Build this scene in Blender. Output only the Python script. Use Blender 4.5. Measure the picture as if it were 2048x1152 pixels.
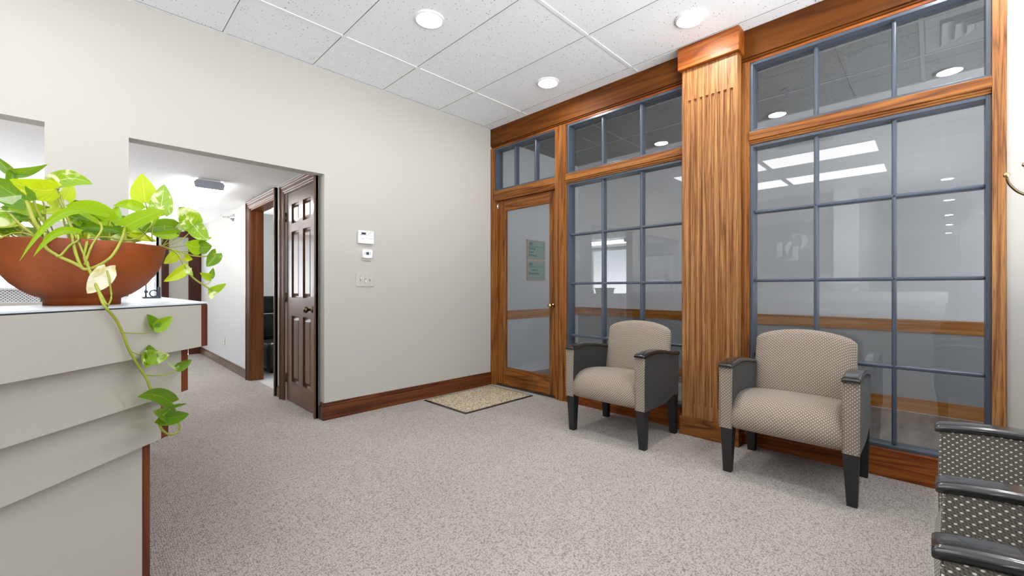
import bpy, bmesh, math, random
from mathutils import Vector, Matrix

# ------------------------------------------------------------------ clear
for o in list(bpy.data.objects):
    bpy.data.objects.remove(o)
scene = bpy.context.scene
C = scene.collection
PI = math.pi

# ------------------------------------------------------------------ camera
cam_data = bpy.data.cameras.new('camera')
cam_data.sensor_width = 36.0
cam_data.lens = 849.0 / 2048.0 * 36.0
cam_data.shift_y = 0.0
cam_data.clip_start = 0.02
cam_data.clip_end = 200
cam = bpy.data.objects.new('camera', cam_data)
C.objects.link(cam)
cam.location = (0.0, 0.0, 1.08)
cam.rotation_euler = (math.radians(90.0), 0.0, math.radians(44.73 - 90.0))
scene.camera = cam

# ------------------------------------------------------------------ sky, exposure
world = bpy.data.worlds.new('world')
scene.world = world
world.use_nodes = True
wbg = world.node_tree.nodes['Background']
# grey sky above; bright lower half added to throw light up at ceilings
wt = world.node_tree
wtc = wt.nodes.new('ShaderNodeTexCoord')
wsp = wt.nodes.new('ShaderNodeSeparateXYZ')
wrp = wt.nodes.new('ShaderNodeValToRGB')
wmp = wt.nodes.new('ShaderNodeMapRange')
wmp.inputs['From Min'].default_value = -1.0
wt.links.new(wtc.outputs['Generated'], wsp.inputs[0])
wt.links.new(wsp.outputs[2], wmp.inputs['Value'])
wt.links.new(wmp.outputs[0], wrp.inputs[0])
wrp.color_ramp.elements[0].position = 0.46
wrp.color_ramp.elements[0].color = (1.0, 0.99, 0.975, 1.0)
wrp.color_ramp.elements[1].position = 0.54
wrp.color_ramp.elements[1].color = (0.30, 0.32, 0.34, 1.0)
wt.links.new(wrp.outputs[0], wbg.inputs['Color'])
wbg.inputs['Strength'].default_value = 8.6
scene.view_settings.view_transform = 'Standard'
scene.view_settings.look = 'None'
scene.view_settings.gamma = 1.0
scene.view_settings.use_curve_mapping = False
scene.view_settings.exposure = 0.60
scene.cycles.use_denoising = True
scene.cycles.max_bounces = 12
scene.cycles.diffuse_bounces = 9
scene.cycles.glossy_bounces = 4
scene.cycles.transmission_bounces = 4
scene.cycles.transparent_max_bounces = 24
scene.cycles.sample_clamp_indirect = 6.0
scene.cycles.caustics_reflective = False
scene.cycles.caustics_refractive = False

# lamp strengths (radiance of the luminous faces)
TROFFER = 4.5
DOWNLIGHT = 110.0
HALL_LAMP = 8.0

# ------------------------------------------------------------------ key dimensions (metres)
CEIL = 2.86           # lobby ceiling
WALL_A = 3.53         # wall with the hall openings (runs along x)
FRAME = 3.22          # front face of the oak glazed partition (runs along y)
GLASS = 3.30          # glass plane of the partition
HALL_X = 1.37         # hall wall with the doors
HALL_CEIL = 2.10
VEST_X = 5.10         # far wall of the vestibule
VEST_Y = 3.69         # left wall of the vestibule
WALL_D = -0.64        # wall behind the two grey chairs


# ------------------------------------------------------------------ helpers
def lin(r, g, b):
    def f(c):
        c /= 255.0
        return c / 12.92 if c <= 0.04045 else ((c + 0.055) / 1.055) ** 2.4
    return (f(r), f(g), f(b), 1.0)


class NT:
    """small node-tree helper"""
    def __init__(self, name):
        self.m = bpy.data.materials.new(name)
        self.m.use_nodes = True
        self.t = self.m.node_tree
        self.t.nodes.clear()
        self.out = self.n('ShaderNodeOutputMaterial')

    def n(self, kind, **kw):
        nd = self.t.nodes.new(kind)
        for k, v in kw.items():
            setattr(nd, k, v)
        return nd

    def l(self, a, b):
        self.t.links.new(a, b)

    def put(self, sock, v):
        if hasattr(v, 'is_output'):
            self.l(v, sock)
        else:
            sock.default_value = v

    def math(self, op, a, b=0.0, c=0.0, clamp=False):
        nd = self.n('ShaderNodeMath', operation=op, use_clamp=clamp)
        self.put(nd.inputs[0], a)
        self.put(nd.inputs[1], b)
        self.put(nd.inputs[2], c)
        return nd.outputs[0]

    def mix(self, f, a, b, blend='MIX'):
        nd = self.n('ShaderNodeMix', data_type='RGBA', blend_type=blend)
        self.put(nd.inputs[0], f)
        self.put(nd.inputs[6], a)
        self.put(nd.inputs[7], b)
        return nd.outputs[2]

    def ramp(self, f, stops, interp='LINEAR'):
        nd = self.n('ShaderNodeValToRGB')
        cr = nd.color_ramp
        cr.interpolation = interp
        while len(cr.elements) < len(stops):
            cr.elements.new(0.5)
        for e, (p, c) in zip(cr.elements, stops):
            e.position = p
            e.color = c
        self.put(nd.inputs[0], f)
        return nd.outputs[0]

    def coord(self, which='Object', scale=(1, 1, 1), rand=False, rot=(0, 0, 0)):
        tc = self.n('ShaderNodeTexCoord')
        v = tc.outputs[which]
        if rand:
            oi = self.n('ShaderNodeObjectInfo')
            mu = self.n('ShaderNodeVectorMath', operation='SCALE')
            cb = self.n('ShaderNodeCombineXYZ')
            self.l(oi.outputs['Random'], cb.inputs[0])
            self.l(oi.outputs['Random'], cb.inputs[1])
            self.l(oi.outputs['Random'], cb.inputs[2])
            self.l(cb.outputs[0], mu.inputs[0])
            mu.inputs['Scale'].default_value = 17.3
            ad = self.n('ShaderNodeVectorMath', operation='ADD')
            self.l(v, ad.inputs[0])
            self.l(mu.outputs[0], ad.inputs[1])
            v = ad.outputs[0]
        mp = self.n('ShaderNodeMapping')
        mp.inputs['Scale'].default_value = scale
        mp.inputs['Rotation'].default_value = rot
        self.l(v, mp.inputs[0])
        return mp.outputs[0]

    def noise(self, vec, scale=5.0, detail=2.0, rough=0.5, dist=0.0):
        nd = self.n('ShaderNodeTexNoise')
        self.l(vec, nd.inputs['Vector'])
        nd.inputs['Scale'].default_value = scale
        nd.inputs['Detail'].default_value = detail
        nd.inputs['Roughness'].default_value = rough
        nd.inputs['Distortion'].default_value = dist
        return nd.outputs[0]

    def voronoi(self, vec, scale, rnd=1.0, feature='F1'):
        nd = self.n('ShaderNodeTexVoronoi', feature=feature)
        self.l(vec, nd.inputs['Vector'])
        nd.inputs['Scale'].default_value = scale
        nd.inputs['Randomness'].default_value = rnd
        return nd

    def bump(self, h, strength=0.3, dist=0.01):
        nd = self.n('ShaderNodeBump')
        nd.inputs['Strength'].default_value = strength
        nd.inputs['Distance'].default_value = dist
        self.l(h, nd.inputs['Height'])
        return nd.outputs[0]

    def surf(self, color, rough=0.5, metal=0.0, spec=0.5, normal=None, coat=0.0, sheen=0.0, emit=None, estr=0.0):
        p = self.n('ShaderNodeBsdfPrincipled')
        self.put(p.inputs['Base Color'], color)
        self.put(p.inputs['Roughness'], rough)
        p.inputs['Metallic'].default_value = metal
        p.inputs['Specular IOR Level'].default_value = spec
        p.inputs['Coat Weight'].default_value = coat
        p.inputs['Sheen Weight'].default_value = sheen
        if emit:
            p.inputs['Emission Color'].default_value = emit
            p.inputs['Emission Strength'].default_value = estr
        if normal is not None:
            self.l(normal, p.inputs['Normal'])
        self.l(p.outputs[0], self.out.inputs[0])
        return p


def plain(name, color, rough=0.5, metal=0.0, spec=0.5, coat=0.0, var=0.06, vscale=6.0):
    """one colour with a faint uneven tone"""
    t = NT(name)
    nz = t.noise(t.coord(), vscale, 3.0)
    c2 = tuple(min(1.0, c * (1.0 + var)) for c in color[:3]) + (1.0,)
    c1 = tuple(c * (1.0 - var) for c in color[:3]) + (1.0,)
    t.surf(t.mix(nz, c1, c2), rough, metal, spec, coat=coat)
    return t.m


def wood(name, axis, dark, mid, light, rings=7.0, pore=0.5, rough=0.5, spread=8.0, coat=0.03, along=0.45, fig=0.42, spec=0.3):
    """open-grained timber: ring figure, fine streaks and short dark pores along one axis"""
    t = NT(name)
    def sc(al, ac):
        return {'x': (al, ac, ac), 'y': (ac, al, ac), 'z': (ac, ac, al)}[axis]
    v = t.coord('Object', sc(along, spread), rand=True)
    n = t.noise(v, 1.2, 2.0, 0.45, 0.2)
    r = t.math('MULTIPLY', t.math('PINGPONG', t.math('MULTIPLY', n, rings), 0.5), 2.0)
    r = t.math('POWER', r, 0.7)
    big = t.noise(v, 0.6, 1.0)
    st = t.noise(t.coord('Object', sc(1.1, 70), rand=True), 1.0, 3.0, 0.65)
    m = t.math('ADD', t.math('MULTIPLY', r, fig), t.math('MULTIPLY', big, 0.30))
    m = t.math('ADD', m, t.math('MULTIPLY', st, 0.62 - fig * 0.5))
    col = t.ramp(m, [(0.22, dark), (0.48, mid), (0.80, light)])
    pn = t.noise(t.coord('Object', sc(7.0, 300), rand=True), 1.0, 1.0, 0.5)
    pr = t.ramp(pn, [(0.34, (1 - pore, 1 - pore, 1 - pore, 1)), (0.46, (1, 1, 1, 1))])
    col = t.mix(1.0, col, pr, 'MULTIPLY')
    hgt = t.math('ADD', pn, t.math('MULTIPLY', st, 0.5))
    t.surf(col, rough, 0.0, spec, t.bump(hgt, 0.15, 0.002), coat=coat)
    return t.m


M = {}
# the lobby wall paint
def paint(name, col, rough=0.75):
    t = NT(name)
    nz = t.noise(t.coord(), 260.0, 2.0)
    big = t.noise(t.coord(), 0.8, 2.0)
    c = t.mix(big, tuple(x * 0.985 for x in col[:3]) + (1,), col)
    t.surf(c, rough, 0, 0.3, t.bump(nz, 0.06, 0.002))
    return t.m

M['paint'] = paint('wall_paint', (0.482, 0.464, 0.430, 1))
M['hall_paint'] = paint('hall_paint', (0.50, 0.495, 0.48, 1))
M['white_paint'] = paint('white_paint', (0.93, 0.94, 0.955, 1))
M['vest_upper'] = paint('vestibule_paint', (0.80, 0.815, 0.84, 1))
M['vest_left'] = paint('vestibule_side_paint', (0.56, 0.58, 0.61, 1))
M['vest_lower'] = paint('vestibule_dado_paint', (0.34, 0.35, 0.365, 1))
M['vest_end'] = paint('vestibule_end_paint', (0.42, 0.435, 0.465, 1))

def ceiling_mat(name, base, dotc, scale=62.0, amount=0.36):
    t = NT(name)
    co = t.coord()
    v = t.voronoi(co, scale)
    w = t.noise(co, 110.0, 2.0)
    rr = t.n('ShaderNodeSeparateColor')
    t.l(v.outputs['Color'], rr.inputs[0])
    size = t.math('MULTIPLY', t.math('SUBTRACT', rr.outputs[0], 0.35), amount)
    d = t.math('ADD', v.outputs['Distance'], t.math('MULTIPLY', t.math('SUBTRACT', w, 0.5), 0.45))
    dot = t.math('LESS_THAN', d, size)
    fine = t.noise(co, 420.0, 2.0)
    c0 = t.mix(fine, tuple(x * 0.93 for x in base[:3]) + (1,), base)
    c = t.mix(dot, c0, dotc)
    h = t.math('SUBTRACT', fine, t.math('MULTIPLY', dot, 1.5))
    t.surf(c, 0.9, 0, 0.1, t.bump(h, 0.25, 0.003))
    return t.m

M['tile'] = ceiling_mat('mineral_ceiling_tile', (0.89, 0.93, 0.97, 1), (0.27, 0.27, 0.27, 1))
M['vest_tile'] = ceiling_mat('dimmed_vestibule_tile', (0.11, 0.11, 0.107, 1), (0.008, 0.015, 0.015, 1), 48.0, 0.55)  # white tiles darkened; the vestibule's dim light is put into the colour
M['tee'] = plain('white_ceiling_tee', (0.84, 0.87, 0.89, 1), 0.5)
M['vest_tee'] = plain('dimmed_vestibule_tee', (0.15, 0.15, 0.147, 1), 0.5)  # tee darkened with the tiles to carry the same dimness
M['gap'] = plain('dark_joint', (0.03, 0.03, 0.03, 1), 0.9)

def carpet():
    t = NT('loop_pile_carpet')
    co = t.coord()
    warp = t.n('ShaderNodeTexNoise')
    t.l(co, warp.inputs['Vector'])
    warp.inputs['Scale'].default_value = 3.0
    ad = t.n('ShaderNodeVectorMath', operation='MULTIPLY_ADD')
    t.l(warp.outputs['Color'], ad.inputs[0])
    ad.inputs[1].default_value = (0.05, 0.05, 0.0)
    t.l(co, ad.inputs[2])
    v = t.voronoi(ad.outputs[0], 128.0, 0.62)
    h = t.math('SUBTRACT', 1.0, t.math('MULTIPLY', v.outputs['Distance'], 1.25), clamp=True)
    big = t.noise(co, 0.9, 3.0, 0.55)
    med = t.noise(co, 55.0, 2.0)
    c = t.ramp(big, [(0.30, (0.415, 0.370, 0.335, 1)), (0.70, (0.505, 0.456, 0.415, 1))])
    c = t.mix(t.math('MULTIPLY', med, 0.30), c, (0.34, 0.31, 0.29, 1))
    gap_shade = t.ramp(h, [(0.12, (0.42, 0.40, 0.38, 1)), (0.42, (1, 1, 1, 1))])  # darkens gaps between loops, their shade put into the colour
    c = t.mix(1.0, c, gap_shade, 'MULTIPLY')
    fl = t.n('ShaderNodeSeparateColor')
    t.l(v.outputs['Color'], fl.inputs[0])
    c = t.mix(t.math('MULTIPLY', fl.outputs[0], 0.30), c, (0.62, 0.59, 0.56, 1))
    t.surf(c, 0.95, 0, 0.05, t.bump(h, 0.75, 0.008), sheen=0.1)
    return t.m
M['carpet'] = carpet()

def plank_floor():
    t = NT('vestibule_plank_floor')
    v = t.coord('Object', (1.2, 7.0, 1))
    n = t.noise(v, 2.0, 5.0, 0.6, 0.6)
    c = t.ramp(n, [(0.3, (0.15, 0.125, 0.11, 1)), (0.7, (0.33, 0.29, 0.26, 1))])
    t.surf(c, 0.35)
    return t.m
M['plank'] = plank_floor()
M['floor_tile'] = plain('pale_floor_tile', (0.72, 0.73, 0.73, 1), 0.25)

# oak of the glazed partition, in three grain directions
OD, OM, OL = lin(54, 24, 4), lin(118, 66, 22), lin(152, 98, 44)
M['oak_y'] = wood('oak_y', 'y', OD, OM, OL)
M['oak_z'] = wood('oak_z', 'z', OD, OM, OL)
M['oak_beam'] = wood('oak_beam', 'y', lin(52, 22, 2), lin(90, 46, 5), lin(112, 62, 12), rings=5.0, pore=0.25, fig=0.34, spread=5.0, rough=0.62, coat=0.0, spec=0.2)
M['oak_pale'] = wood('oak_pale_z', 'z', lin(74, 40, 16), lin(140, 90, 48), lin(168, 120, 72), pore=0.45, spread=14.0, fig=0.5)
M['oak_rail_y'] = wood('oak_rail_y', 'y', lin(130, 78, 24), lin(172, 108, 42), lin(190, 130, 64), rings=4, pore=0.2)
M['oak_rail_x'] = wood('oak_rail_x', 'x', lin(130, 78, 24), lin(172, 108, 42), lin(190, 130, 64), rings=4, pore=0.2)
M['oak_base_y'] = wood('oak_base_y', 'y', lin(60, 22, 2), lin(132, 64, 14), lin(164, 94, 34), pore=0.5)
# darker stained wood of the hall
WD, WM, WL = lin(38, 13, 3), lin(88, 41, 14), lin(114, 60, 26)
M['walnut_x'] = wood('walnut_x', 'x', WD, WM, WL, rings=6, pore=0.35, coat=0.25)
M['walnut_y'] = wood('walnut_y', 'y', lin(62, 42, 29), lin(92, 64, 47), lin(108, 77, 58), rings=3, pore=0.15, coat=0.4, rough=0.35, fig=0.2)
M['walnut_z'] = wood('walnut_z', 'z', lin(60, 40, 28), lin(88, 60, 44), lin(104, 74, 55), rings=3, pore=0.15, coat=0.4, rough=0.35, fig=0.2)
M['jamb_z'] = wood('jamb_z', 'z', lin(70, 34, 10), lin(104, 55, 18), lin(124, 70, 28), rings=4, pore=0.25, coat=0.2)
M['mahogany'] = wood('mahogany_z', 'z', lin(34, 8, 4), lin(60, 20, 10), lin(82, 34, 18), rings=4, pore=0.3)
M['edge_wood'] = wood('edge_wood_z', 'z', lin(46, 18, 8), lin(86, 40, 18), lin(108, 56, 28), rings=4, pore=0.3)
M['cabinet_oak'] = wood('cabinet_oak', 'z', lin(110, 66, 22), lin(150, 98, 42), lin(170, 116, 58), rings=4, pore=0.2)

M['steel_paint'] = plain('slate_blue_painted_metal', lin(66, 74, 88), 0.32, 0.0, 0.6)
M['cap_grey'] = plain('mid_grey_plastic', lin(150, 154, 166), 0.4)
M['brass'] = plain('aged_brass', (0.62, 0.44, 0.18, 1), 0.22, 1.0)
M['dark_brass'] = plain('antique_brass', (0.15, 0.105, 0.055, 1), 0.32, 1.0)
M['chrome'] = plain('chrome', (0.75, 0.75, 0.76, 1), 0.12, 1.0)
M['white_plastic'] = plain('white_plastic', (0.80, 0.80, 0.81, 1), 0.35)
M['almond_plastic'] = plain('almond_plastic', (0.48, 0.465, 0.41, 1), 0.35)
M['black_plastic'] = plain('black_plastic', (0.012, 0.012, 0.013, 1), 0.3)
M['lcd'] = plain('lcd_glass', (0.03, 0.035, 0.045, 1), 0.1)
M['grey_print'] = plain('grey_print', (0.25, 0.25, 0.26, 1), 0.6)
M['black_wood'] = plain('black_lacquered_wood', (0.012, 0.012, 0.013, 1), 0.24, coat=0.5)
M['leg_wood'] = plain('black_satin_wood', (0.010, 0.010, 0.011, 1), 0.5)
M['black_leather'] = plain('black_leather', (0.014, 0.014, 0.016, 1), 0.3)

def glass_mat(name, tint):
    t = NT(name)
    lw = t.n('ShaderNodeLayerWeight')
    lw.inputs['Blend'].default_value = 0.5
    f5 = t.math('POWER', lw.outputs['Facing'], 5.0)
    fac = t.math('ADD', t.math('MULTIPLY', f5, 0.92), 0.080)
    tr = t.n('ShaderNodeBsdfTransparent')
    tr.inputs[0].default_value = tint
    gl = t.n('ShaderNodeBsdfGlossy')
    gl.inputs['Roughness'].default_value = 0.0
    mx = t.n('ShaderNodeMixShader')
    t.l(fac, mx.inputs[0])
    t.l(tr.outputs[0], mx.inputs[1])
    t.l(gl.outputs[0], mx.inputs[2])
    t.l(mx.outputs[0], t.out.inputs[0])
    return t.m
M['glass'] = glass_mat('window_glass', (0.93, 0.94, 0.95, 1))
M['dish_glass'] = glass_mat('dish_glass', (0.85, 0.88, 0.9, 1))

def emitter(name, col, strength):
    t = NT(name)
    e = t.n('ShaderNodeEmission')
    nz = t.noise(t.coord(), 2.0, 1.0)
    t.l(t.mix(nz, col, tuple(c * 0.97 for c in col[:3]) + (1,)), e.inputs[0])
    e.inputs[1].default_value = strength
    t.l(e.outputs[0], t.out.inputs[0])
    return t.m
M['lamp_down'] = emitter('downlight_lens_glow', (1.0, 0.985, 0.96, 1), DOWNLIGHT)
M['lamp_troffer'] = emitter('troffer_lens_glow', (1.0, 0.985, 0.965, 1), TROFFER)
M['lamp_hall'] = emitter('wrap_light_lens_glow', (1.0, 0.99, 0.97, 1), HALL_LAMP)

def fabric(name, base, base2, dot, pitch=0.021, dsize=0.20, contrast=1.0):
    """woven upholstery with staggered pale dots; uses UVs in metres"""
    t = NT(name)
    uv = t.coord('UV', (1 / pitch, 1 / pitch, 1), rot=(0, 0, 0))
    sx = t.n('ShaderNodeSeparateXYZ')
    t.l(uv, sx.inputs[0])
    def lattice(ox, oy):
        fx = t.math('SUBTRACT', t.math('FRACT', t.math('ADD', sx.outputs[0], ox)), 0.5)
        fy = t.math('SUBTRACT', t.math('FRACT', t.math('ADD', sx.outputs[1], oy)), 0.5)
        return t.math('SQRT', t.math('ADD', t.math('POWER', t.math('MULTIPLY', t.math('ABSOLUTE', fx), 0.78), 2.0),
                                     t.math('POWER', t.math('ABSOLUTE', fy), 2.0)))
    d = t.math('MINIMUM', lattice(0.0, 0.0), lattice(0.5, 0.5))
    m = t.math('SUBTRACT', 1.0, t.math('DIVIDE', d, dsize), clamp=True)
    dm = t.math('MULTIPLY', m, 3.0, clamp=True)
    # rope-like weave around the dots
    a = t.math('SINE', t.math('MULTIPLY', t.math('ADD', sx.outputs[0], sx.outputs[1]), 4 * PI))
    b = t.math('SINE', t.math('MULTIPLY', t.math('SUBTRACT', sx.outputs[0], sx.outputs[1]), 2 * PI))
    w = t.math('MULTIPLY', a, b)
    th = t.noise(t.coord('UV', (700, 700, 1)), 1.0, 2.0)
    wv = t.math('ADD', t.math('MULTIPLY', w, 0.35), t.math('MULTIPLY', th, 0.9))
    c = t.ramp(wv, [(0.10, base2), (0.62, base)])
    c = t.mix(t.math('MULTIPLY', dm, contrast), c, dot)
    hgt = t.math('ADD', t.math('MULTIPLY', dm, 0.8), t.math('MULTIPLY', w, 0.25))
    t.surf(c, 0.9, 0, 0.15, t.bump(hgt, 0.35, 0.003), sheen=0.15)
    return t.m
M['seat_fabric'] = fabric('taupe_dotted_upholstery', lin(140, 126, 114), lin(112, 100, 90), lin(222, 212, 194), pitch=0.0178, dsize=0.135)
M['arm_fabric'] = fabric('dark_arm_upholstery', lin(36, 34, 31), lin(18, 17, 16), lin(104, 101, 94), pitch=0.0178, dsize=0.12, contrast=0.6)  # arm sides, drawn darker than the seat weave
M['grey_fabric'] = fabric('grey_dotted_upholstery', lin(112, 108, 100), lin(70, 67, 62), lin(226, 224, 216), pitch=0.0185, dsize=0.135)

def laminate(name, col):
    t = NT(name)
    nz = t.noise(t.coord('Object', (90, 90, 90)), 1.0, 3.0)
    c = t.mix(nz, tuple(x * 0.94 for x in col[:3]) + (1,), col)
    t.surf(c, 0.32, 0, 0.5)
    return t.m
M['laminate'] = laminate('warm_grey_laminate', lin(178, 173, 163))
M['top_laminate'] = laminate('pale_counter_laminate', lin(205, 210, 216))

def terracotta():
    t = NT('terracotta')
    co = t.coord()
    big = t.noise(co, 7.0, 4.0, 0.6)
    fine = t.noise(co, 120.0, 2.0)
    c = t.ramp(big, [(0.25, lin(108, 46, 8)), (0.75, lin(148, 72, 18))])
    c = t.mix(t.math('MULTIPLY', t.math('GREATER_THAN', t.noise(co, 34.0, 2.0), 0.72), 0.35), c, lin(110, 46, 24))
    t.surf(c, 0.55, 0, 0.35, t.bump(fine, 0.08, 0.002))
    return t.m
M['terracotta'] = terracotta()
M['soil'] = plain('potting_soil', (0.045, 0.03, 0.02, 1), 0.95, var=0.5, vscale=80)

def leafmat(name, c1, c2, pale, thr):
    t = NT(name)
    tc = t.n('ShaderNodeTexCoord')
    uvv = tc.outputs['UV']
    sp = t.n('ShaderNodeSeparateXYZ')
    t.l(uvv, sp.inputs[0])
    mp = t.n('ShaderNodeMapping')
    t.l(uvv, mp.inputs[0])
    mp.inputs['Scale'].default_value = (1.6, 0.9, 1)
    mp.inputs['Rotation'].default_value = (0, 0, 0.5)
    n = t.noise(t.coord('Object', (26, 26, 26)), 1.0, 3.0, 0.55, 0.8)
    mott = t.noise(mp.outputs[0], 5.0, 4.0, 0.6, 0.7)
    c = t.mix(mott, c1, c2)
    spl = t.math('MULTIPLY', t.math('SUBTRACT', n, thr), 9.0, clamp=True)
    c = t.mix(spl, c, pale)
    # midrib and side veins
    au = t.math('ABSOLUTE', t.math('SUBTRACT', sp.outputs[0], 0.5))
    rib = t.math('LESS_THAN', au, 0.018)
    vein = t.math('PINGPONG', t.math('SUBTRACT', t.math('MULTIPLY', sp.outputs[1], 7.0), t.math('MULTIPLY', au, 5.0)), 0.5)
    vl = t.math('MULTIPLY', t.math('LESS_THAN', vein, 0.035), 0.25)
    c = t.mix(t.math('MAXIMUM', t.math('MULTIPLY', rib, 0.6), vl), c, pale)
    p = t.n('ShaderNodeBsdfPrincipled')
    t.l(c, p.inputs['Base Color'])
    p.inputs['Roughness'].default_value = 0.32
    t.l(t.bump(vein, 0.15, 0.003), p.inputs['Normal'])
    tl = t.n('ShaderNodeBsdfTranslucent')
    t.l(t.mix(0.35, c, (0.75, 0.85, 0.05, 1)), tl.inputs[0])
    mx = t.n('ShaderNodeMixShader')
    mx.inputs[0].default_value = 0.42
    t.l(p.outputs[0], mx.inputs[1])
    t.l(tl.outputs[0], mx.inputs[2])
    t.l(mx.outputs[0], t.out.inputs[0])
    return t.m
PALE = lin(226, 226, 150)
M['leaf_l'] = leafmat('lime_leaf', lin(172, 196, 4), lin(196, 210, 14), lin(224, 224, 110), 0.60)
M['leaf_m'] = leafmat('green_leaf', lin(128, 174, 10), lin(154, 192, 14), lin(196, 212, 60), 0.66)
M['leaf_g'] = leafmat('deep_green_leaf', lin(62, 112, 12), lin(96, 146, 16), lin(160, 190, 60), 0.66)
M['leaf_v'] = leafmat('variegated_leaf', lin(110, 160, 10), lin(150, 188, 20), lin(236, 236, 190), 0.50)
M['leaf_w'] = leafmat('silvery_leaf_underside', lin(170, 190, 140), lin(190, 206, 160), lin(220, 226, 190), 0.55)
M['leaf_p'] = leafmat('yellowed_leaf', lin(216, 200, 120), lin(232, 222, 170), lin(246, 240, 216), 0.45)
M['stem'] = plain('pothos_stem', lin(146, 150, 46), 0.4, var=0.25, vscale=40)


class MB:
    """collects shapes for ONE mesh object; materials per shape"""
    def __init__(self):
        self.bm = bmesh.new()
        self.uv = self.bm.loops.layers.uv.new('UVMap')
        self.mats = []

    def mi(self, m):
        mm = M[m] if isinstance(m, str) else m
        if mm not in self.mats:
            self.mats.append(mm)
        return self.mats.index(mm)

    def face(self, vs, m, smooth=False, uvs=None):
        try:
            f = self.bm.faces.new(vs)
        except ValueError:
            return None
        f.material_index = self.mi(m)
        f.smooth = smooth
        if uvs:
            for lp, u in zip(f.loops, uvs):
                lp[self.uv].uv = u
        else:
            f.normal_update()
            n = f.normal
            a = max(range(3), key=lambda i: abs(n[i]))
            i, j = ((1, 2), (0, 2), (0, 1))[a]
            for lp in f.loops:
                lp[self.uv].uv = (lp.vert.co[i], lp.vert.co[j])
        return f

    def box(self, x0, x1, y0, y1, z0, z1, m, bevel=0.0, face_mats=None, seg=2):
        if x0 > x1: x0, x1 = x1, x0
        if y0 > y1: y0, y1 = y1, y0
        if z0 > z1: z0, z1 = z1, z0
        if bevel > 0:
            b = bmesh.new()
            bmesh.ops.create_cube(b, size=1.0)
            for v in b.verts:
                v.co = Vector(((x0 + x1) / 2 + v.co.x * (x1 - x0), (y0 + y1) / 2 + v.co.y * (y1 - y0), (z0 + z1) / 2 + v.co.z * (z1 - z0)))
            bmesh.ops.bevel(b, geom=b.edges[:], offset=min(bevel, 0.49 * min(x1 - x0, y1 - y0, z1 - z0)), segments=seg, affect='EDGES', profile=0.5)
            mp = {v: self.bm.verts.new(v.co) for v in b.verts}
            for f in b.faces:
                self.face([mp[v] for v in f.verts], m, False)
            b.free()
            return
        P = [(x0, y0, z0), (x1, y0, z0), (x1, y1, z0), (x0, y1, z0), (x0, y0, z1), (x1, y0, z1), (x1, y1, z1), (x0, y1, z1)]
        v = [self.bm.verts.new(p) for p in P]
        names = ['-z', '+z', '-y', '+x', '+y', '-x']
        quads = [(0, 3, 2, 1), (4, 5, 6, 7), (0, 1, 5, 4), (1, 2, 6, 5), (2, 3, 7, 6), (3, 0, 4, 7)]
        for nme, q in zip(names, quads):
            mm = face_mats.get(nme, m) if face_mats else m
            self.face([v[i] for i in q], mm)

    def prism(self, poly, z0, z1, m, top=None):
        """vertical prism over an xy polygon (counter-clockwise)"""
        a = [self.bm.verts.new((x, y, z0)) for x, y in poly]
        b = [self.bm.verts.new((x, y, z1)) for x, y in poly]
        n = len(poly)
        for i in range(n):
            j = (i + 1) % n
            self.face([a[i], a[j], b[j], b[i]], m)
        self.face(list(reversed(a)), m)
        self.face(b, top or m)

    def extrude(self, pts, d, m, smooth=False):
        """solid from a planar 3-D polygon pushed along vector d"""
        d = Vector(d)
        a = [self.bm.verts.new(p) for p in pts]
        b = [self.bm.verts.new(Vector(p) + d) for p in pts]
        n = len(pts)
        for i in range(n):
            j = (i + 1) % n
            self.face([a[i], a[j], b[j], b[i]], m, smooth)
        self.face(list(reversed(a)), m)
        self.face(b, m)

    def lathe(self, prof, m, centre=(0, 0, 0), seg=40, axis='z', smooth=True, caps=True):
        c = Vector(centre)
        rings = []
        for r, h in prof:
            ring = []
            for k in range(seg):
                a = 2 * PI * k / seg
                p = {'z': (r * math.cos(a), r * math.sin(a), h), 'x': (h, r * math.cos(a), r * math.sin(a)),
                     'y': (r * math.sin(a), h, r * math.cos(a))}[axis]
                ring.append(self.bm.verts.new(c + Vector(p)))
            rings.append(ring)
        for i in range(len(rings) - 1):
            for k in range(seg):
                j = (k + 1) % seg
                self.face([rings[i][k], rings[i][j], rings[i + 1][j], rings[i + 1][k]], m, smooth)
        if caps:
            if prof[0][0] > 1e-4:
                self.face(list(reversed(rings[0])), m)
            if prof[-1][0] > 1e-4:
                self.face(rings[-1], m)

    def tube(self, pts, r, m, seg=8, taper=None):
        pts = [Vector(p) for p in pts]
        # Catmull-Rom smoothing
        if len(pts) > 2:
            q = []
            P = [pts[0] * 2 - pts[1]] + pts + [pts[-1] * 2 - pts[-2]]
            for i in range(1, len(P) - 2):
                for s in range(5):
                    u = s / 5.0
                    p0, p1, p2, p3 = P[i - 1], P[i], P[i + 1], P[i + 2]
                    q.append(0.5 * ((2 * p1) + (p2 - p0) * u + (2 * p0 - 5 * p1 + 4 * p2 - p3) * u * u + (3 * p1 - p0 - 3 * p2 + p3) * u ** 3))
            q.append(pts[-1])
            pts = q
        rings = []
        up = Vector((0.13, 0.27, 1.0)).normalized()
        for i, p in enumerate(pts):
            t = (pts[min(i + 1, len(pts) - 1)] - pts[max(i - 1, 0)]).normalized()
            s = t.cross(up)
            if s.length < 1e-3:
                s = t.cross(Vector((1, 0, 0)))
            s.normalize()
            w = s.cross(t).normalized()
            f = i / max(1, len(pts) - 1)
            rr = r * (1 + ((taper if taper is not None else 1.0) - 1) * f)
            rings.append([self.bm.verts.new(p + s * (rr * math.cos(2 * PI * k / seg)) + w * (rr * math.sin(2 * PI * k / seg))) for k in range(seg)])
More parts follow.
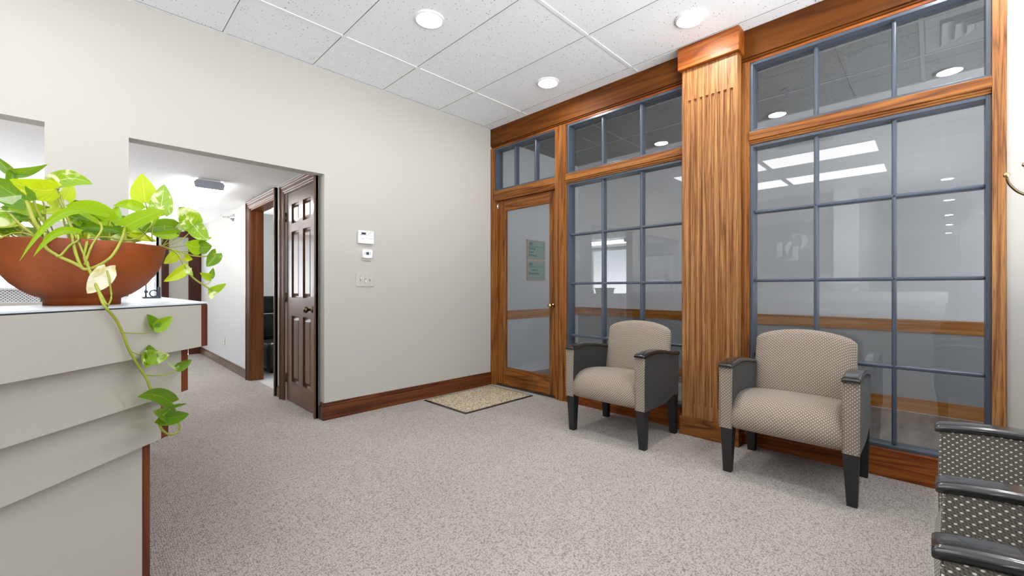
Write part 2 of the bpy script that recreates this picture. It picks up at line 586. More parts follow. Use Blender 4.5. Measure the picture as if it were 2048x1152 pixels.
        for i in range(len(rings) - 1):
            for k in range(seg):
                j = (k + 1) % seg
                self.face([rings[i][k], rings[i][j], rings[i + 1][j], rings[i + 1][k]], m, True)
        self.face(list(reversed(rings[0])), m)
        self.face(rings[-1], m)

    def build(self, name, parent=None, base=(0, 0, 0)):
        """link as one object; the mesh origin sits at base"""
        bmesh.ops.remove_doubles(self.bm, verts=self.bm.verts[:], dist=1e-6)
        bmesh.ops.recalc_face_normals(self.bm, faces=self.bm.faces[:])
        me = bpy.data.meshes.new(name)
        b = Vector(base)
        if b.length > 0:
            bmesh.ops.translate(self.bm, verts=self.bm.verts[:], vec=-b)
        self.bm.to_mesh(me)
        self.bm.free()
        for mm in self.mats:
            me.materials.append(mm)
        o = bpy.data.objects.new(name, me)
        C.objects.link(o)
        if parent is not None:
            o.parent = parent
        else:
            o.location = b
        return o


def tag(o, label, cat, group=None, kind=None):
    o['label'] = label
    o['category'] = cat
    if group:
        o['group'] = group
    if kind:
        o['kind'] = kind
    return o


def thing(name, label, cat, loc=(0, 0, 0), rz=0.0, group=None, kind=None):
    o = bpy.data.objects.new(name, None)
    C.objects.link(o)
    o.location = loc
    o.rotation_euler = (0, 0, rz)
    o.empty_display_size = 0.1
    return tag(o, label, cat, group, kind)


def copy_tree(o, parent=None):
    c = o.copy()
    C.objects.link(c)
    if parent is not None:
        c.parent = parent
    for ch in list(o.children):
        copy_tree(ch, c)
    return c


def structure(mb, name, label, cat):
    return tag(mb.build(name), label, cat, kind='structure')


def text(body, size, mat, loc, rot, parent, base, name='lettering', depth=0.001, align='LEFT'):
    cu = bpy.data.curves.new(name, 'FONT')
    cu.body = body
    cu.size = size
    cu.extrude = depth
    cu.align_x = align
    cu.materials.append(M[mat])
    c = bpy.data.objects.new(name, cu)
    C.objects.link(c)
    dg = bpy.context.evaluated_depsgraph_get()
    me = bpy.data.meshes.new_from_object(c.evaluated_get(dg))
    bpy.data.objects.remove(c)
    bpy.data.curves.remove(cu)
    o = bpy.data.objects.new(name, me)
    C.objects.link(o)
    o.parent = parent
    o.location = Vector(loc) - Vector(base)
    o.rotation_euler = rot
    return o


# =================================================================== THE SETTING
mb = MB()
mb.box(-14.0, 3.24, WALL_D, WALL_A + 0.01, -0.10, 0.0, 'carpet')
mb.box(-2.6, HALL_X + 0.06, WALL_A + 0.01, 8.6, -0.10, 0.0, 'carpet')
structure(mb, 'floor', 'grey beige loop pile carpet of the waiting area and hall', 'floor')

mb = MB()
mb.box(3.24, VEST_X, -2.2, VEST_Y, -0.10, -0.002, 'plank')
structure(mb, 'floor_vestibule', 'brown grey plank floor behind the glazed partition', 'floor')

mb = MB()
mb.box(HALL_X + 0.06, 4.2, 3.70, 9.2, -0.10, -0.001, 'floor_tile')
structure(mb, 'floor_office', 'pale tile floor inside the open hall doorway', 'floor')

mb = MB()
mb.box(-14.0, 3.36, WALL_D, WALL_A, CEIL, CEIL + 0.08, 'tile')
structure(mb, 'ceiling', 'white speckled tile ceiling over the waiting area', 'ceiling')

mb = MB()
mb.box(3.36, VEST_X, -2.2, VEST_Y, CEIL, CEIL + 0.08, 'vest_tile')
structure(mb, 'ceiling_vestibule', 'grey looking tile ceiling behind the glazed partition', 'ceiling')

# suspended ceiling grid: tees with a fine dark joint beside them
def grid(mb, xs, ys, x0, x1, y0, y1, tee):
    for x in xs:
        mb.box(x - 0.012, x + 0.012, y0, y1, CEIL - 0.004, CEIL, tee)
        mb.box(x - 0.0150, x - 0.012, y0, y1, CEIL - 0.0012, CEIL, 'gap')
    for y in ys:
        mb.box(x0, x1, y - 0.012, y + 0.012, CEIL - 0.0042, CEIL, tee)
        mb.box(x0, x1, y + 0.012, y + 0.0150, CEIL - 0.0012, CEIL, 'gap')
mb = MB()
grid(mb, [0.693 + 0.606 * k for k in range(-6, 5)], [0.50, 1.728, 2.958], -3.2, 3.2, WALL_D, WALL_A, 'tee')
mb.box(-3.2, 3.2, WALL_A - 0.022, WALL_A, CEIL - 0.003, CEIL, 'tee')
mb.box(-3.2, 3.2, WALL_A - 0.0245, WALL_A - 0.022, CEIL - 0.0012, CEIL, 'gap')
structure(mb, 'trim_1', 'white metal grid of the waiting area ceiling', 'ceiling trim')
mb = MB()
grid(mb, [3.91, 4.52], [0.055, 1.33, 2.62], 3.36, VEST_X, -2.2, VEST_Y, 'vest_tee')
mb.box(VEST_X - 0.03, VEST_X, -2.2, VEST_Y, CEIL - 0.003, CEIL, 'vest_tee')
structure(mb, 'trim_2', 'metal grid of the vestibule ceiling', 'ceiling trim')

# wall A with the hall opening and the pass-through
OP0, OP1, OPZ = 0.197, 1.385, 2.01
PS0, PS1, PSZ = -1.60, -0.153, 1.00
T = 0.115
mb = MB()
mb.box(-3.2, 3.36, WALL_A, WALL_A + T, OPZ, CEIL, 'paint')
mb.box(OP1, 3.36, WALL_A, WALL_A + T, 0, OPZ, 'paint')
mb.box(PS1, OP0, WALL_A, WALL_A + T, 0, OPZ, 'paint')
mb.box(PS0, PS1, WALL_A, WALL_A + T, 0, PSZ, 'paint')
mb.box(-3.2, PS0, WALL_A, WALL_A + T, 0, OPZ, 'paint')
structure(mb, 'wall_left', 'warm white wall with the hall opening and pass-through', 'wall')

# hall wall with two doors
D1 = (3.70, 4.43, 1.985)
D2 = (4.75, 5.65, 2.00)
mb = MB()
hx0, hx1 = HALL_X, HALL_X + 0.12
mb.box(hx0, hx1, WALL_A + T, D1[0], 0, HALL_CEIL, 'hall_paint')
mb.box(hx0, hx1, D1[1], D2[0], 0, HALL_CEIL, 'hall_paint')
mb.box(hx0, hx1, D2[1], 8.6, 0, HALL_CEIL, 'hall_paint')
mb.box(hx0, hx1, D1[0], D1[1], D1[2], HALL_CEIL, 'hall_paint')
mb.box(hx0, hx1, D2[0], D2[1], D2[2], HALL_CEIL, 'hall_paint')
structure(mb, 'wall_hall', 'off white hall wall carrying the dark panelled door and open doorway', 'wall')

mb = MB()
mb.box(-2.6, HALL_X + 0.12, WALL_A + T, 8.6, HALL_CEIL, HALL_CEIL + 0.06, 'white_paint')
structure(mb, 'ceiling_hall', 'low smooth white ceiling of the hall', 'ceiling')

mb = MB()
HW_ = (5.15, 8.45, 0.50, 2.06)
mb.box(-2.7, -2.6, WALL_A + T, HW_[0], 0, HALL_CEIL, 'hall_paint')
mb.box(-2.7, -2.6, HW_[1], 8.6, 0, HALL_CEIL, 'hall_paint')
mb.box(-2.7, -2.6, HW_[0], HW_[1], 0, HW_[2], 'hall_paint')
mb.box(-2.7, -2.6, HW_[0], HW_[1], HW_[3], HALL_CEIL, 'hall_paint')
structure(mb, 'wall_hall_side', 'white hall wall carrying the framed picture', 'wall')
B = (-2.65, 6.8, HW_[2])
w = thing('fill_window_9', 'added window brightening the hall from its side wall', 'window', B, kind='structure')  # window added to bring more light into the hall
mb = MB()
for k in range(4):
    y = HW_[0] + (HW_[1] - HW_[0]) * k / 3
    mb.box(-2.69, -2.62, y - 0.025, y + 0.025, HW_[2], HW_[3], 'white_plastic')
for z in (HW_[2], HW_[3] - 0.05):
    mb.box(-2.69, -2.62, HW_[0], HW_[1], z, z + 0.05, 'white_plastic')
mb.build('window_frame', w, B)
mb = MB()
mb.box(-2.655, -2.65, HW_[0], HW_[1], HW_[2], HW_[3], 'glass')
mb.build('glass_pane', w, B)

# far end of the hall: bright window and a grey door in dark casing
FW = (-1.70, 0.80, 0.86, 2.02)
FD = (0.95, 1.20, 1.90)
mb = MB()
mb.box(-2.6, FW[0], 8.6, 8.72, 0, HALL_CEIL, 'hall_paint')
mb.box(FW[0], FW[1], 8.6, 8.72, 0, FW[2], 'hall_paint')
mb.box(FW[0], FW[1], 8.6, 8.72, FW[3], HALL_CEIL, 'hall_paint')
mb.box(FW[1], FD[0], 8.6, 8.72, 0, HALL_CEIL, 'hall_paint')
mb.box(FD[0], FD[1], 8.6, 8.72, FD[2], HALL_CEIL, 'hall_paint')
mb.box(FD[1], HALL_X, 8.6, 8.72, 0, HALL_CEIL, 'hall_paint')
structure(mb, 'wall_far', 'far end wall of the hall with the bright window', 'wall')

w = thing('window_4', 'bright daylit window at the far end of the hall', 'window', (-0.45, 8.62, FW[2]), kind='structure')
B = (-0.45, 8.62, FW[2])
mb = MB()
for a in (FW[0], -0.45, FW[1]):
    mb.box(a - 0.03, a + 0.03, 8.60, 8.68, FW[2], FW[3], 'white_plastic')
for a in (FW[2], FW[3] - 0.05):
    mb.box(FW[0], FW[1], 8.60, 8.68, a, a + 0.05, 'white_plastic')
mb.build('window_frame', w, B)
mb = MB()
mb.box(FW[0], FW[1], 8.64, 8.646, FW[2], FW[3], 'glass')
mb.build('glass_pane', w, B)

w = thing('door_4', 'grey door in dark casing at the far end of the hall', 'door', (1.075, 8.6, 0), kind='structure')
B = (1.075, 8.6, 0)
mb = MB()
mb.box(FD[0], FD[1], 8.63, 8.67, 0.01, FD[2], 'almond_plastic')
mb.build('leaf', w, B)
mb = MB()
mb.box(FD[0] - 0.09, FD[0], 8.57, 8.60, 0, FD[2] + 0.12, 'mahogany')
mb.box(FD[1], HALL_X - 0.002, 8.57, 8.60, 0, FD[2] + 0.12, 'mahogany')
mb.box(FD[0], FD[1], 8.57, 8.60, FD[2], FD[2] + 0.12, 'mahogany')
mb.build('casing', w, B)

# office behind the open doorway
mb = MB()
mb.box(1.49, 4.2, 3.70, 3.80, 0, 2.5, 'hall_paint')
mb.box(1.49, 4.2, 9.1, 9.2, 0, 2.5, 'hall_paint')
mb.box(4.1, 4.2, 3.80, 9.1, 0, 2.5, 'hall_paint')
structure(mb, 'wall_office', 'plain off white walls of the room behind the open doorway', 'wall')
mb = MB()
mb.box(1.37, 4.2, 3.70, 9.2, 2.5, 2.56, 'white_paint')
structure(mb, 'ceiling_office', 'white ceiling of the room behind the open doorway', 'ceiling')

# reception area and corridor behind the camera (seen mirrored in the panes)
mb = MB()
mb.box(-3.3, -3.2, 0.80, WALL_A, 0, CEIL, 'paint')
mb.box(-3.2, -3.08, 0.94, 1.29, 0, CEIL, 'white_paint')
structure(mb, 'wall_back', 'pale wall behind the reception counter with white pier', 'wall')
mb = MB()
mb.box(-14.0, -3.3, 0.80, 0.90, 0, CEIL, 'paint')
mb.box(-14.1, -14.0, WALL_D, 0.80, 0, CEIL, 'paint')
structure(mb, 'wall_corridor', 'long corridor walls mirrored dimly in the right panes', 'wall')
mb = MB()
FILL_WINS = [(-3.0, 0.15, 0.75, 2.30), (0.45, 3.05, 0.95, 2.66)]
mb.box(-14.0, FILL_WINS[0][0], WALL_D - 0.1, WALL_D, 0, CEIL, 'paint')
mb.box(FILL_WINS[0][1], FILL_WINS[1][0], WALL_D - 0.1, WALL_D, 0, CEIL, 'paint')
mb.box(FILL_WINS[1][1], 3.36, WALL_D - 0.1, WALL_D, 0, CEIL, 'paint')
for (x0, x1, z0, z1) in FILL_WINS:
    mb.box(x0, x1, WALL_D - 0.1, WALL_D, 0, z0, 'paint')
    mb.box(x0, x1, WALL_D - 0.1, WALL_D, z1, CEIL, 'paint')
structure(mb, 'wall_right', 'white wall behind the grey chairs and coat rack', 'wall')
for nm, lb, (x0, x1, z0, z1) in (('fill_window_7', 'added fill window in the wall beside the camera, out of view', FILL_WINS[0]), ('fill_window_8', 'added fill window above the two cut off armchairs, out of view', FILL_WINS[1])):  # both windows added out of view to brighten the room
    B = ((x0 + x1) / 2, WALL_D, z0)
    w = thing(nm, lb, 'window', B, kind='structure')
    mb = MB()
    for k in range(4):
        x = x0 + (x1 - x0) * k / 3
        mb.box(x - 0.025, x + 0.025, WALL_D - 0.09, WALL_D - 0.02, z0, z1, 'white_plastic')
    for z in (z0, z1 - 0.05):
        mb.box(x0, x1, WALL_D - 0.09, WALL_D - 0.02, z, z + 0.05, 'white_plastic')
    mb.build('window_frame', w, B)
    mb = MB()
    mb.box(x0, x1, WALL_D - 0.055, WALL_D - 0.050, z0, z1, 'glass')
    mb.build('glass_pane', w, B)
mb = MB()
mb.box(3.24, 3.36, WALL_D, -0.262, 0, CEIL, 'paint')
structure(mb, 'wall_front', 'narrow strip of white wall right of the glazed partition', 'wall')

# vestibule walls
mb = MB()
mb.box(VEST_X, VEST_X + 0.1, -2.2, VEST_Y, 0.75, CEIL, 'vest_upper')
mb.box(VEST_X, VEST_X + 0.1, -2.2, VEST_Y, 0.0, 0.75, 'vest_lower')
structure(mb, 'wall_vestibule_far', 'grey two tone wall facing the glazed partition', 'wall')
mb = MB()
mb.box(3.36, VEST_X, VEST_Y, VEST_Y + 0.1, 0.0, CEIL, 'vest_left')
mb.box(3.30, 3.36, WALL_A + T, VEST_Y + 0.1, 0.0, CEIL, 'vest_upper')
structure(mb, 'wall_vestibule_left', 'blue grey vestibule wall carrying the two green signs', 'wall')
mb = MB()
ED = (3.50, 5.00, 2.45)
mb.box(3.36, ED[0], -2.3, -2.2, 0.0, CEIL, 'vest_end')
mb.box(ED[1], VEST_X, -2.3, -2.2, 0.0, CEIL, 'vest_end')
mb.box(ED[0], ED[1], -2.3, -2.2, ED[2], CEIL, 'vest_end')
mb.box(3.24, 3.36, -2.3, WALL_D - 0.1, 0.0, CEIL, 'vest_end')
structure(mb, 'wall_vestibule_right', 'grey end wall of the vestibule around the added door', 'wall')
B = (4.23, -2.25, 0)
w = thing('fill_door_5', 'added glazed door letting daylight into the vestibule end', 'door', B, kind='structure')  # door added out of view to light the vestibule
mb = MB()
mb.box(ED[0], ED[0] + 0.07, -2.28, -2.22, 0, ED[2], 'steel_paint')
mb.box(ED[1] - 0.07, ED[1], -2.28, -2.22, 0, ED[2], 'steel_paint')
mb.box(ED[0] + 0.07, ED[1] - 0.07, -2.28, -2.22, 0, 0.12, 'steel_paint')
mb.box(ED[0] + 0.07, ED[1] - 0.07, -2.28, -2.22, ED[2] - 0.08, ED[2], 'steel_paint')
mb.build('door_frame', w, B)
mb = MB()
mb.box(ED[0] + 0.07, ED[1] - 0.07, -2.253, -2.247, 0.12, ED[2] - 0.08, 'glass')
mb.build('glass_pane', w, B)

def rail(x0, x1, y0, y1, m):
    mb = MB()
    mb.box(x0, x1, y0, y1, 0.695, 0.795, m, 0.004)
    if x1 - x0 < y1 - y0:
        mb.box(x0 - 0.008, x1, y0, y1, 0.785, 0.803, m, 0.004)
    else:
        mb.box(x0, x1, y0 - 0.008, y1, 0.785, 0.803, m, 0.004)
    return mb
structure(rail(VEST_X - 0.02, VEST_X, -2.2, VEST_Y - 0.02, 'oak_rail_y'), 'trim_3', 'oak chair rail along the far vestibule wall', 'chair rail')
structure(rail(3.40, VEST_X, VEST_Y - 0.02, VEST_Y, 'oak_rail_x'), 'trim_4', 'oak chair rail under the green signs', 'chair rail')
mb = MB()
mb.box(VEST_X - 0.018, VEST_X, -2.2, VEST_Y, 0, 0.115, 'oak_rail_y', 0.003)
structure(mb, 'baseboard_vestibule', 'oak baseboard along the far vestibule wall', 'baseboard')
mb = MB()
mb.box(3.37, VEST_X - 0.02, VEST_Y - 0.012, VEST_Y, 0, 0.10, 'vest_upper')
structure(mb, 'baseboard_vestibule_left', 'blue grey baseboard below the green signs', 'baseboard')

# dark baseboards
def baseboard(name, label, boxes):
    mb = MB()
    for (x0, x1, y0, y1, out, m) in boxes:
        # out: direction of the room, the cap steps back towards the wall
        ox, oy = out
        mb.box(x0, x1, y0, y1, 0, 0.108, m, 0.002)
        d = 0.006
        mb.box(x0 + (d if ox < 0 else 0), x1 - (d if ox > 0 else 0), y0 + (d if oy < 0 else 0), y1 - (d if oy > 0 else 0), 0.108, 0.126, m, 0.004)
        d = 0.011
        mb.box(x0 + (d if ox < 0 else 0), x1 - (d if ox > 0 else 0), y0 + (d if oy < 0 else 0), y1 - (d if oy > 0 else 0), 0.126, 0.140, m, 0.004)
    structure(mb, name, label, 'baseboard')
baseboard('baseboard_left', 'dark stained baseboard below the light switches', [
    (1.368, 3.222, 3.512, 3.53, (0, -1), 'walnut_x'),
    (1.368, 1.385, 3.530, 3.605, (-1, 0), 'walnut_y')])
mb = MB()
for y0, y1 in ((5.795, 8.57), (4.535, 4.648)):
    mb.box(HALL_X - 0.016, HALL_X, y0, y1, 0, 0.092, 'walnut_y', 0.002)
    mb.box(HALL_X - 0.010, HALL_X, y0, y1, 0.092, 0.108, 'walnut_y', 0.003)
structure(mb, 'baseboard_hall', 'brown baseboard of the hall wall beyond the doorway', 'baseboard')

# hall doors
def casing(y0, y1, zt, wd=0.09):
    mb = MB()
    x = HALL_X
    for k, (a, p) in enumerate(((0.0, 0.013), (wd * 0.22, 0.019), (wd * 0.62, 0.024), (wd * 0.84, 0.034))):
        b = wd
        # legs
        mb.box(x - p, x, y0 - b, y0 - a, 0, zt + b, 'walnut_z', 0.003)
        mb.box(x - p, x, y1 + a, y1 + b, 0, zt + b, 'walnut_z', 0.003)
        mb.box(x - p - 0.0004, x, y0 - b, y1 + b, zt + a, zt + b, 'walnut_y', 0.003)
    return mb

B = (HALL_X, 4.065, 0)
d = thing('door_2', 'closed dark brown six panel door just inside the hall', 'door', B, kind='structure')
casing(D1[0], D1[1], D1[2], 0.085).build('casing', d, B)
mb = MB()
y0, y1 = D1[0] + 0.004, D1[1] - 0.004
xs, xf, xb = 1.386, 1.380, 1.420     # panel bottom, leaf face, leaf back
pan = [(3.815, 4.0), (4.10, 4.29)]
rows = [(0.20, 0.82), (0.99, 1.61), (1.685, 1.869)]
zs = [0.012] + [v for r in rows for v in r] + [1.978]
ys = [y0, pan[0][0], pan[0][1], pan[1][0], pan[1][1], y1]
for a, b in ((0, 1), (2, 3), (4, 5)):                     # stiles
    mb.box(xf, xb, ys[a], ys[b], zs[0], zs[-1], 'walnut_z')
for a, b in ((0, 1), (2, 3), (4, 5), (6, 7)):             # rails
    for c, e in ((1, 2), (3, 4)):
        mb.box(xf, xb, ys[c], ys[e], zs[a], zs[b], 'walnut_y')
mb.build('leaf', d, B)
for (p0, p1) in pan:
    for (q0, q1) in rows:
        pm = MB()
        g = 0.014
        pm.box(xf + 0.020, xb - 0.004, p0, p1, q0, q1, 'walnut_z')
        # moulded slope and raised field
        a = [(xf + 0.020, p0 + g, q0 + g), (xf + 0.020, p1 - g, q0 + g), (xf + 0.020, p1 - g, q1 - g), (xf + 0.020, p0 + g, q1 - g)]
        h = g + 0.026
        c = [(xf + 0.007, p0 + h, q0 + h), (xf + 0.007, p1 - h, q0 + h), (xf + 0.007, p1 - h, q1 - h), (xf + 0.007, p0 + h, q1 - h)]
        va = [pm.bm.verts.new(v) for v in a]
        vc = [pm.bm.verts.new(v) for v in c]
        for i in range(4):
            pm.face([va[i], va[(i + 1) % 4], vc[(i + 1) % 4], vc[i]], 'walnut_z')
        pm.face(vc, 'walnut_z')
        pm.build('raised_panel', d, B)
kn = MB()
kn.lathe([(0.030, 0.0), (0.030, -0.006), (0.011, -0.012), (0.010, -0.035), (0.022, -0.044), (0.028, -0.058), (0.024, -0.072), (0.0001, -0.078)], 'dark_brass', (xf, 3.765, 0.895), 24, 'x')
kn.build('knob', d, B)['label'] = 'round antique brass knob'
for z in (0.22, 0.99, 1.76):
    h = MB()
    h.lathe([(0.007, z - 0.045), (0.007, z + 0.045)], 'dark_brass', (xf - 0.006, D1[1] + 0.002, 0), 12)
    h.box(xf - 0.004, xf + 0.002, D1[1] - 0.03, D1[1], z - 0.043, z + 0.043, 'dark_brass')
    h.build('hinge', d, B)

B = (HALL_X, 5.2, 0)
d = thing('door_3', 'open doorway in dark casing with orange brown jamb', 'doorway', B, kind='structure')
casing(D2[0], D2[1], D2[2], 0.085).build('casing', d, B)
mb = MB()
mb.box(HALL_X - 0.002, 1.50, D2[1] - 0.02, D2[1], 0, D2[2], 'jamb_z')
mb.box(HALL_X - 0.002, 1.50, D2[0], D2[0] + 0.02, 0, D2[2], 'jamb_z')
mb.box(HALL_X - 0.002, 1.50, D2[0], D2[1], D2[2] - 0.02, D2[2], 'jamb_z')
mb.box(1.425, 1.50, D2[1] - 0.032, D2[1] - 0.02, 0, D2[2] - 0.02, 'jamb_z', 0.002)
mb.box(1.425, 1.50, D2[0] + 0.02, D2[0] + 0.032, 0, D2[2] - 0.02, 'jamb_z', 0.002)
mb.build('jamb', d, B)
mb = MB()
mb.box(1.41, 1.424, D2[1] - 0.0215, D2[1] - 0.0195, 0.90, 0.96, 'dark_brass')
mb.build('strike_plate', d, B)

# ------------------------------------------------------------------ the oak glazed partition
BK = 3.36             # back face of the partition woodwork
mb = MB()
mb.box(FRAME, BK, -0.262, WALL_A, 2.668, CEIL - 0.001, 'oak_beam')
mb.box(FRAME + 0.010, BK, -0.262, WALL_A, 2.654, 2.668, 'oak_beam', 0.004)
mb.box(FRAME + 0.020, BK, -0.262, WALL_A, 2.634, 2.654, 'oak_base_y', 0.004)
structure(mb, 'trim_5', 'deep stained oak header beam along the ceiling', 'header beam')

def post(name, label, y0, y1, z0=0.0, z1=2.64, m='oak_z', raised=None, xf=FRAME + 0.006):
    mb = MB()
    mb.box(xf, BK, y0, y1, z0, z1, m, 0.002)
    if raised:
        for (a, b, p) in raised:
            mb.box(xf - p, BK - 0.01, a, b, z0, z1, m, 0.004)
    return structure(mb, name, label, 'oak post')
post('trim_6', 'oak post in the corner beside the white wall', 3.478, WALL_A, raised=[(3.500, WALL_A, 0.006)])
post('trim_7', 'oak post between the glass door and middle window', 2.474, 2.604, raised=[(2.497, 2.552, 0.016), (2.560, 2.604, 0.006)])
post('trim_8', 'oak post hidden left behind the fluted pilaster', 1.325, 1.352)
post('trim_9', 'oak post right of the fluted pilaster', 0.897, 0.945, raised=[(0.915, 0.945, 0.005)])
post('trim_10', 'oak end post of the partition beside the white wall strip', -0.262, -0.213, 0.0, 2.64, 'oak_pale', xf=FRAME)

def bar(name, label, y0, y1, z0, z1, m='oak_y', p=0.012):
    mb = MB()
    mb.box(FRAME + 0.012, BK, y0, y1, z0, z1, m, 0.003)
    h = z1 - z0
    mb.box(FRAME + 0.012 - p, BK - 0.02, y0, y1, z0 + 0.3 * h, z1, m, 0.004)
    mb.box(FRAME + 0.004, BK - 0.02, y0, y1, z0 + 0.14 * h, z0 + 0.3 * h, m, 0.004)
    return structure(mb, name, label, 'transom bar')
bar('trim_11', 'oak transom bar over the glass door', 2.604, 3.478, 2.062, 2.157)
bar('trim_12', 'oak transom bar across the middle window', 1.352, 2.474, 2.072, 2.160, 'oak_y', 0.018)
bar('trim_13', 'oak transom bar across the right window', -0.213, 0.897, 2.066, 2.150, 'oak_y', 0.018)

def sill(name, label, y0, y1):
    mb = MB()
    mb.box(FRAME, BK, y0, y1, 0.0, 0.160, 'oak_base_y', 0.003)
    return structure(mb, name, label, 'sill board')
sill('trim_14', 'oak base board under the middle window', 1.325, 2.474)
sill('trim_15', 'oak base board under the right window', -0.213, 0.945)

def window(name, label, y0, y1, z0, z1, vs, hs):
    B = (GLASS, (y0 + y1) / 2, z0)
    w = thing(name, label, 'window', B, kind='structure')
    f = MB()
    a, b, t = FRAME + 0.022, 3.345, 0.020
    f.box(a, b, y0, y0 + t, z0, z1, 'steel_paint', 0.002)
    f.box(a, b, y1 - t, y1, z0, z1, 'steel_paint', 0.002)
    f.box(a, b, y0 + t, y1 - t, z0, z0 + t, 'steel_paint', 0.002)
    f.box(a, b, y0 + t, y1 - t, z1 - t, z1, 'steel_paint', 0.002)
    f.build('metal_frame', w, B)
    for v in vs:
        k = MB()
        k.box(3.268, 3.332, v - 0.0105, v + 0.0105, z0 + t, z1 - t, 'steel_paint', 0.007, seg=3)
        k.build('upright_muntin', w, B)
    for h in hs:
        k = MB()
        k.box(3.268, 3.332, y0 + t, y1 - t, h - 0.0105, h + 0.0105, 'steel_paint', 0.007, seg=3)
        k.build('cross_muntin', w, B)
    g = MB()
    g.box(3.298, 3.302, y0 + t, y1 - t, z0 + t, z1 - t, 'glass')
    g.build('glass_pane', w, B)
    return w
window('window_1', 'three light transom window over the glass door', 2.604, 3.478, 2.157, 2.634, (2.905, 3.195), ())
window('window_2', 'twelve pane window behind the chair nearest the door', 1.352, 2.474, 0.160, 2.072, (1.726, 2.100), (0.630, 1.124, 1.588))
window('window_5', 'three light transom window above the middle window', 1.352, 2.474, 2.160, 2.634, (1.726, 2.100), ())
window('window_3', 'twelve pane window right of the fluted pilaster', -0.213, 0.897, 0.160, 2.066, (0.157, 0.527), (0.626, 1.132, 1.606))
window('window_6', 'three light transom window above the right window', -0.213, 0.897, 2.150, 2.634, (0.157, 0.527), ())

# glass door
B = (3.29, 3.03, 0)
d = thing('door_1', 'oak framed glass door in the corner of the partition', 'door', B, kind='structure')
mb = MB()
xa, xb = 3.268, 3.312
mb.box(xa, xb, 2.612, 2.708, 0.014, 2.045, 'oak_z', 0.002)
mb.box(xa, xb, 3.352, 3.462, 0.014, 2.045, 'oak_z', 0.002)
mb.box(xa, xb, 2.708, 3.352, 0.014, 0.200, 'oak_y')
mb.box(xa, xb, 2.708, 3.352, 1.935, 2.045, 'oak_y')
mb.build('leaf_frame', d, B)
mb = MB()
for y in (2.708, 3.352 - 0.010):
    mb.box(xa + 0.004, xa + 0.014, y, y + 0.010, 0.200, 1.935, 'oak_z', 0.002)
for z in (0.200, 1.925):
    mb.box(xa + 0.004, xa + 0.014, 2.718, 3.342, z, z + 0.010, 'oak_y', 0.002)
mb.build('glazing_bead', d, B)
mb = MB()
mb.box(3.288, 3.292, 2.709, 3.351, 0.201, 1.934, 'glass')
mb.build('glass_pane', d, B)
mb = MB()
mb.box(3.235, 3.352, 3.462, 3.478, 0.0, 2.062, 'oak_z', 0.002)
mb.box(3.314, 3.352, 2.604, 2.640, 0.0, 2.062, 'oak_z', 0.002)
mb.box(3.235, 3.352, 2.604, 3.478, 2.049, 2.062, 'oak_y')
mb.build('jamb', d, B)
mb = MB()
mb.lathe([(0.024, 0.0), (0.024, -0.006), (0.009, -0.010), (0.009, -0.030), (0.019, -0.038), (0.023, -0.050), (0.018, -0.060), (0.0001, -0.064)], 'brass', (xa, 2.668, 0.905), 24, 'x')
mb.build('knob', d, B)['label'] = 'polished brass knob'
mb = MB()
mb.box(xa - 0.008, xa + 0.001, 3.440, 3.455, 1.962, 2.030, 'chrome', 0.002)
mb.box(xa - 0.008, xa + 0.001, 3.461, 3.474, 1.962, 2.030, 'chrome', 0.002)
mb.lathe([(0.006, 1.960), (0.006, 2.032)], 'chrome', (xa - 0.010, 3.458, 0), 12)
mb.build('hinge', d, B)['label'] = 'bright metal hinge'
mb = MB()
mb.box(3.25, 3.34, 2.604, 3.478, 0.0, 0.008, 'gap')  # dark strip standing in for the shaded gap under the door
mb.build('under_door_strip', d, B)

# fluted pilaster
B = (3.14, 1.135, 0)
p = thing('pilaster', 'tall fluted oak pilaster between the two chairs', 'pilaster', B, kind='structure')
x0 = 3.14
ya, yb = 0.945, 1.325
mb = MB()
mb.box(x0, BK, ya, yb, 0.13, 0.23, 'oak_pale')
mb.box(x0, FRAME, ya, yb, 2.46, 2.69, 'oak_pale')
poly = [(BK, ya), (x0, ya)]
poly = []
fl = [0.985 + 0.0409 * k for k in range(8)]
front = [(x0, ya)]
for c in fl:
    for (dx, dy) in ((0, -0.0105), (0.009, -0.0095), (0.012, -0.005), (0.0125, 0), (0.012, 0.005), (0.009, 0.0095), (0, 0.0105)):
        front.append((x0 + dx, c + dy))
front.append((x0, yb))
poly = front + [(BK, yb), (BK, ya)]
poly.reverse()
mb.prism(poly, 0.23, 2.46, 'oak_pale')
mb.build('fluted_shaft', p, B)
mb = MB()
mb.box(3.104, FRAME, 0.925, 1.345, 2.69, CEIL - 0.0045, 'oak_base_y', 0.004)
mb.build('cap', p, B)
mb = MB()
mb.box(3.118, BK - 0.02, 0.930, 1.340, 0.0, 0.132, 'oak_y', 0.004)
mb.build('plinth', p, B)


# =================================================================== LIGHTS OF THE PLACE
def downlight(x, y, label, group):
    t = thing('recessed_downlight', label, 'downlight', (x, y, CEIL), group=group)
    mb = MB()
    mb.lathe([(0.076, 0.0), (0.078, -0.010), (0.088, -0.012), (0.097, -0.008), (0.099, 0.0)], 'white_plastic', (0, 0, -0.0006), 40, caps=False)
    mb.build('trim_ring', t)
    mb = MB()
    mb.lathe([(0.0001, -0.0125), (0.04, -0.0115), (0.0765, -0.006)], 'lamp_down', (0, 0, 0), 32, caps=False)
    mb.build('lens', t)
    return t
LOB = 'round downlights in the waiting area ceiling'
downlight(1.61, 2.365, 'lit round downlight nearest above the white wall and hall opening', LOB)
downlight(2.83, 2.365, 'lit round downlight in the tile before the middle window', LOB)
downlight(2.82, 1.135, 'lit round downlight in front of the fluted pilaster', LOB)
downlight(1.60, 1.13, 'round downlight mirrored beside the sprinkler in the right transom', 'downlights seen only as reflections')
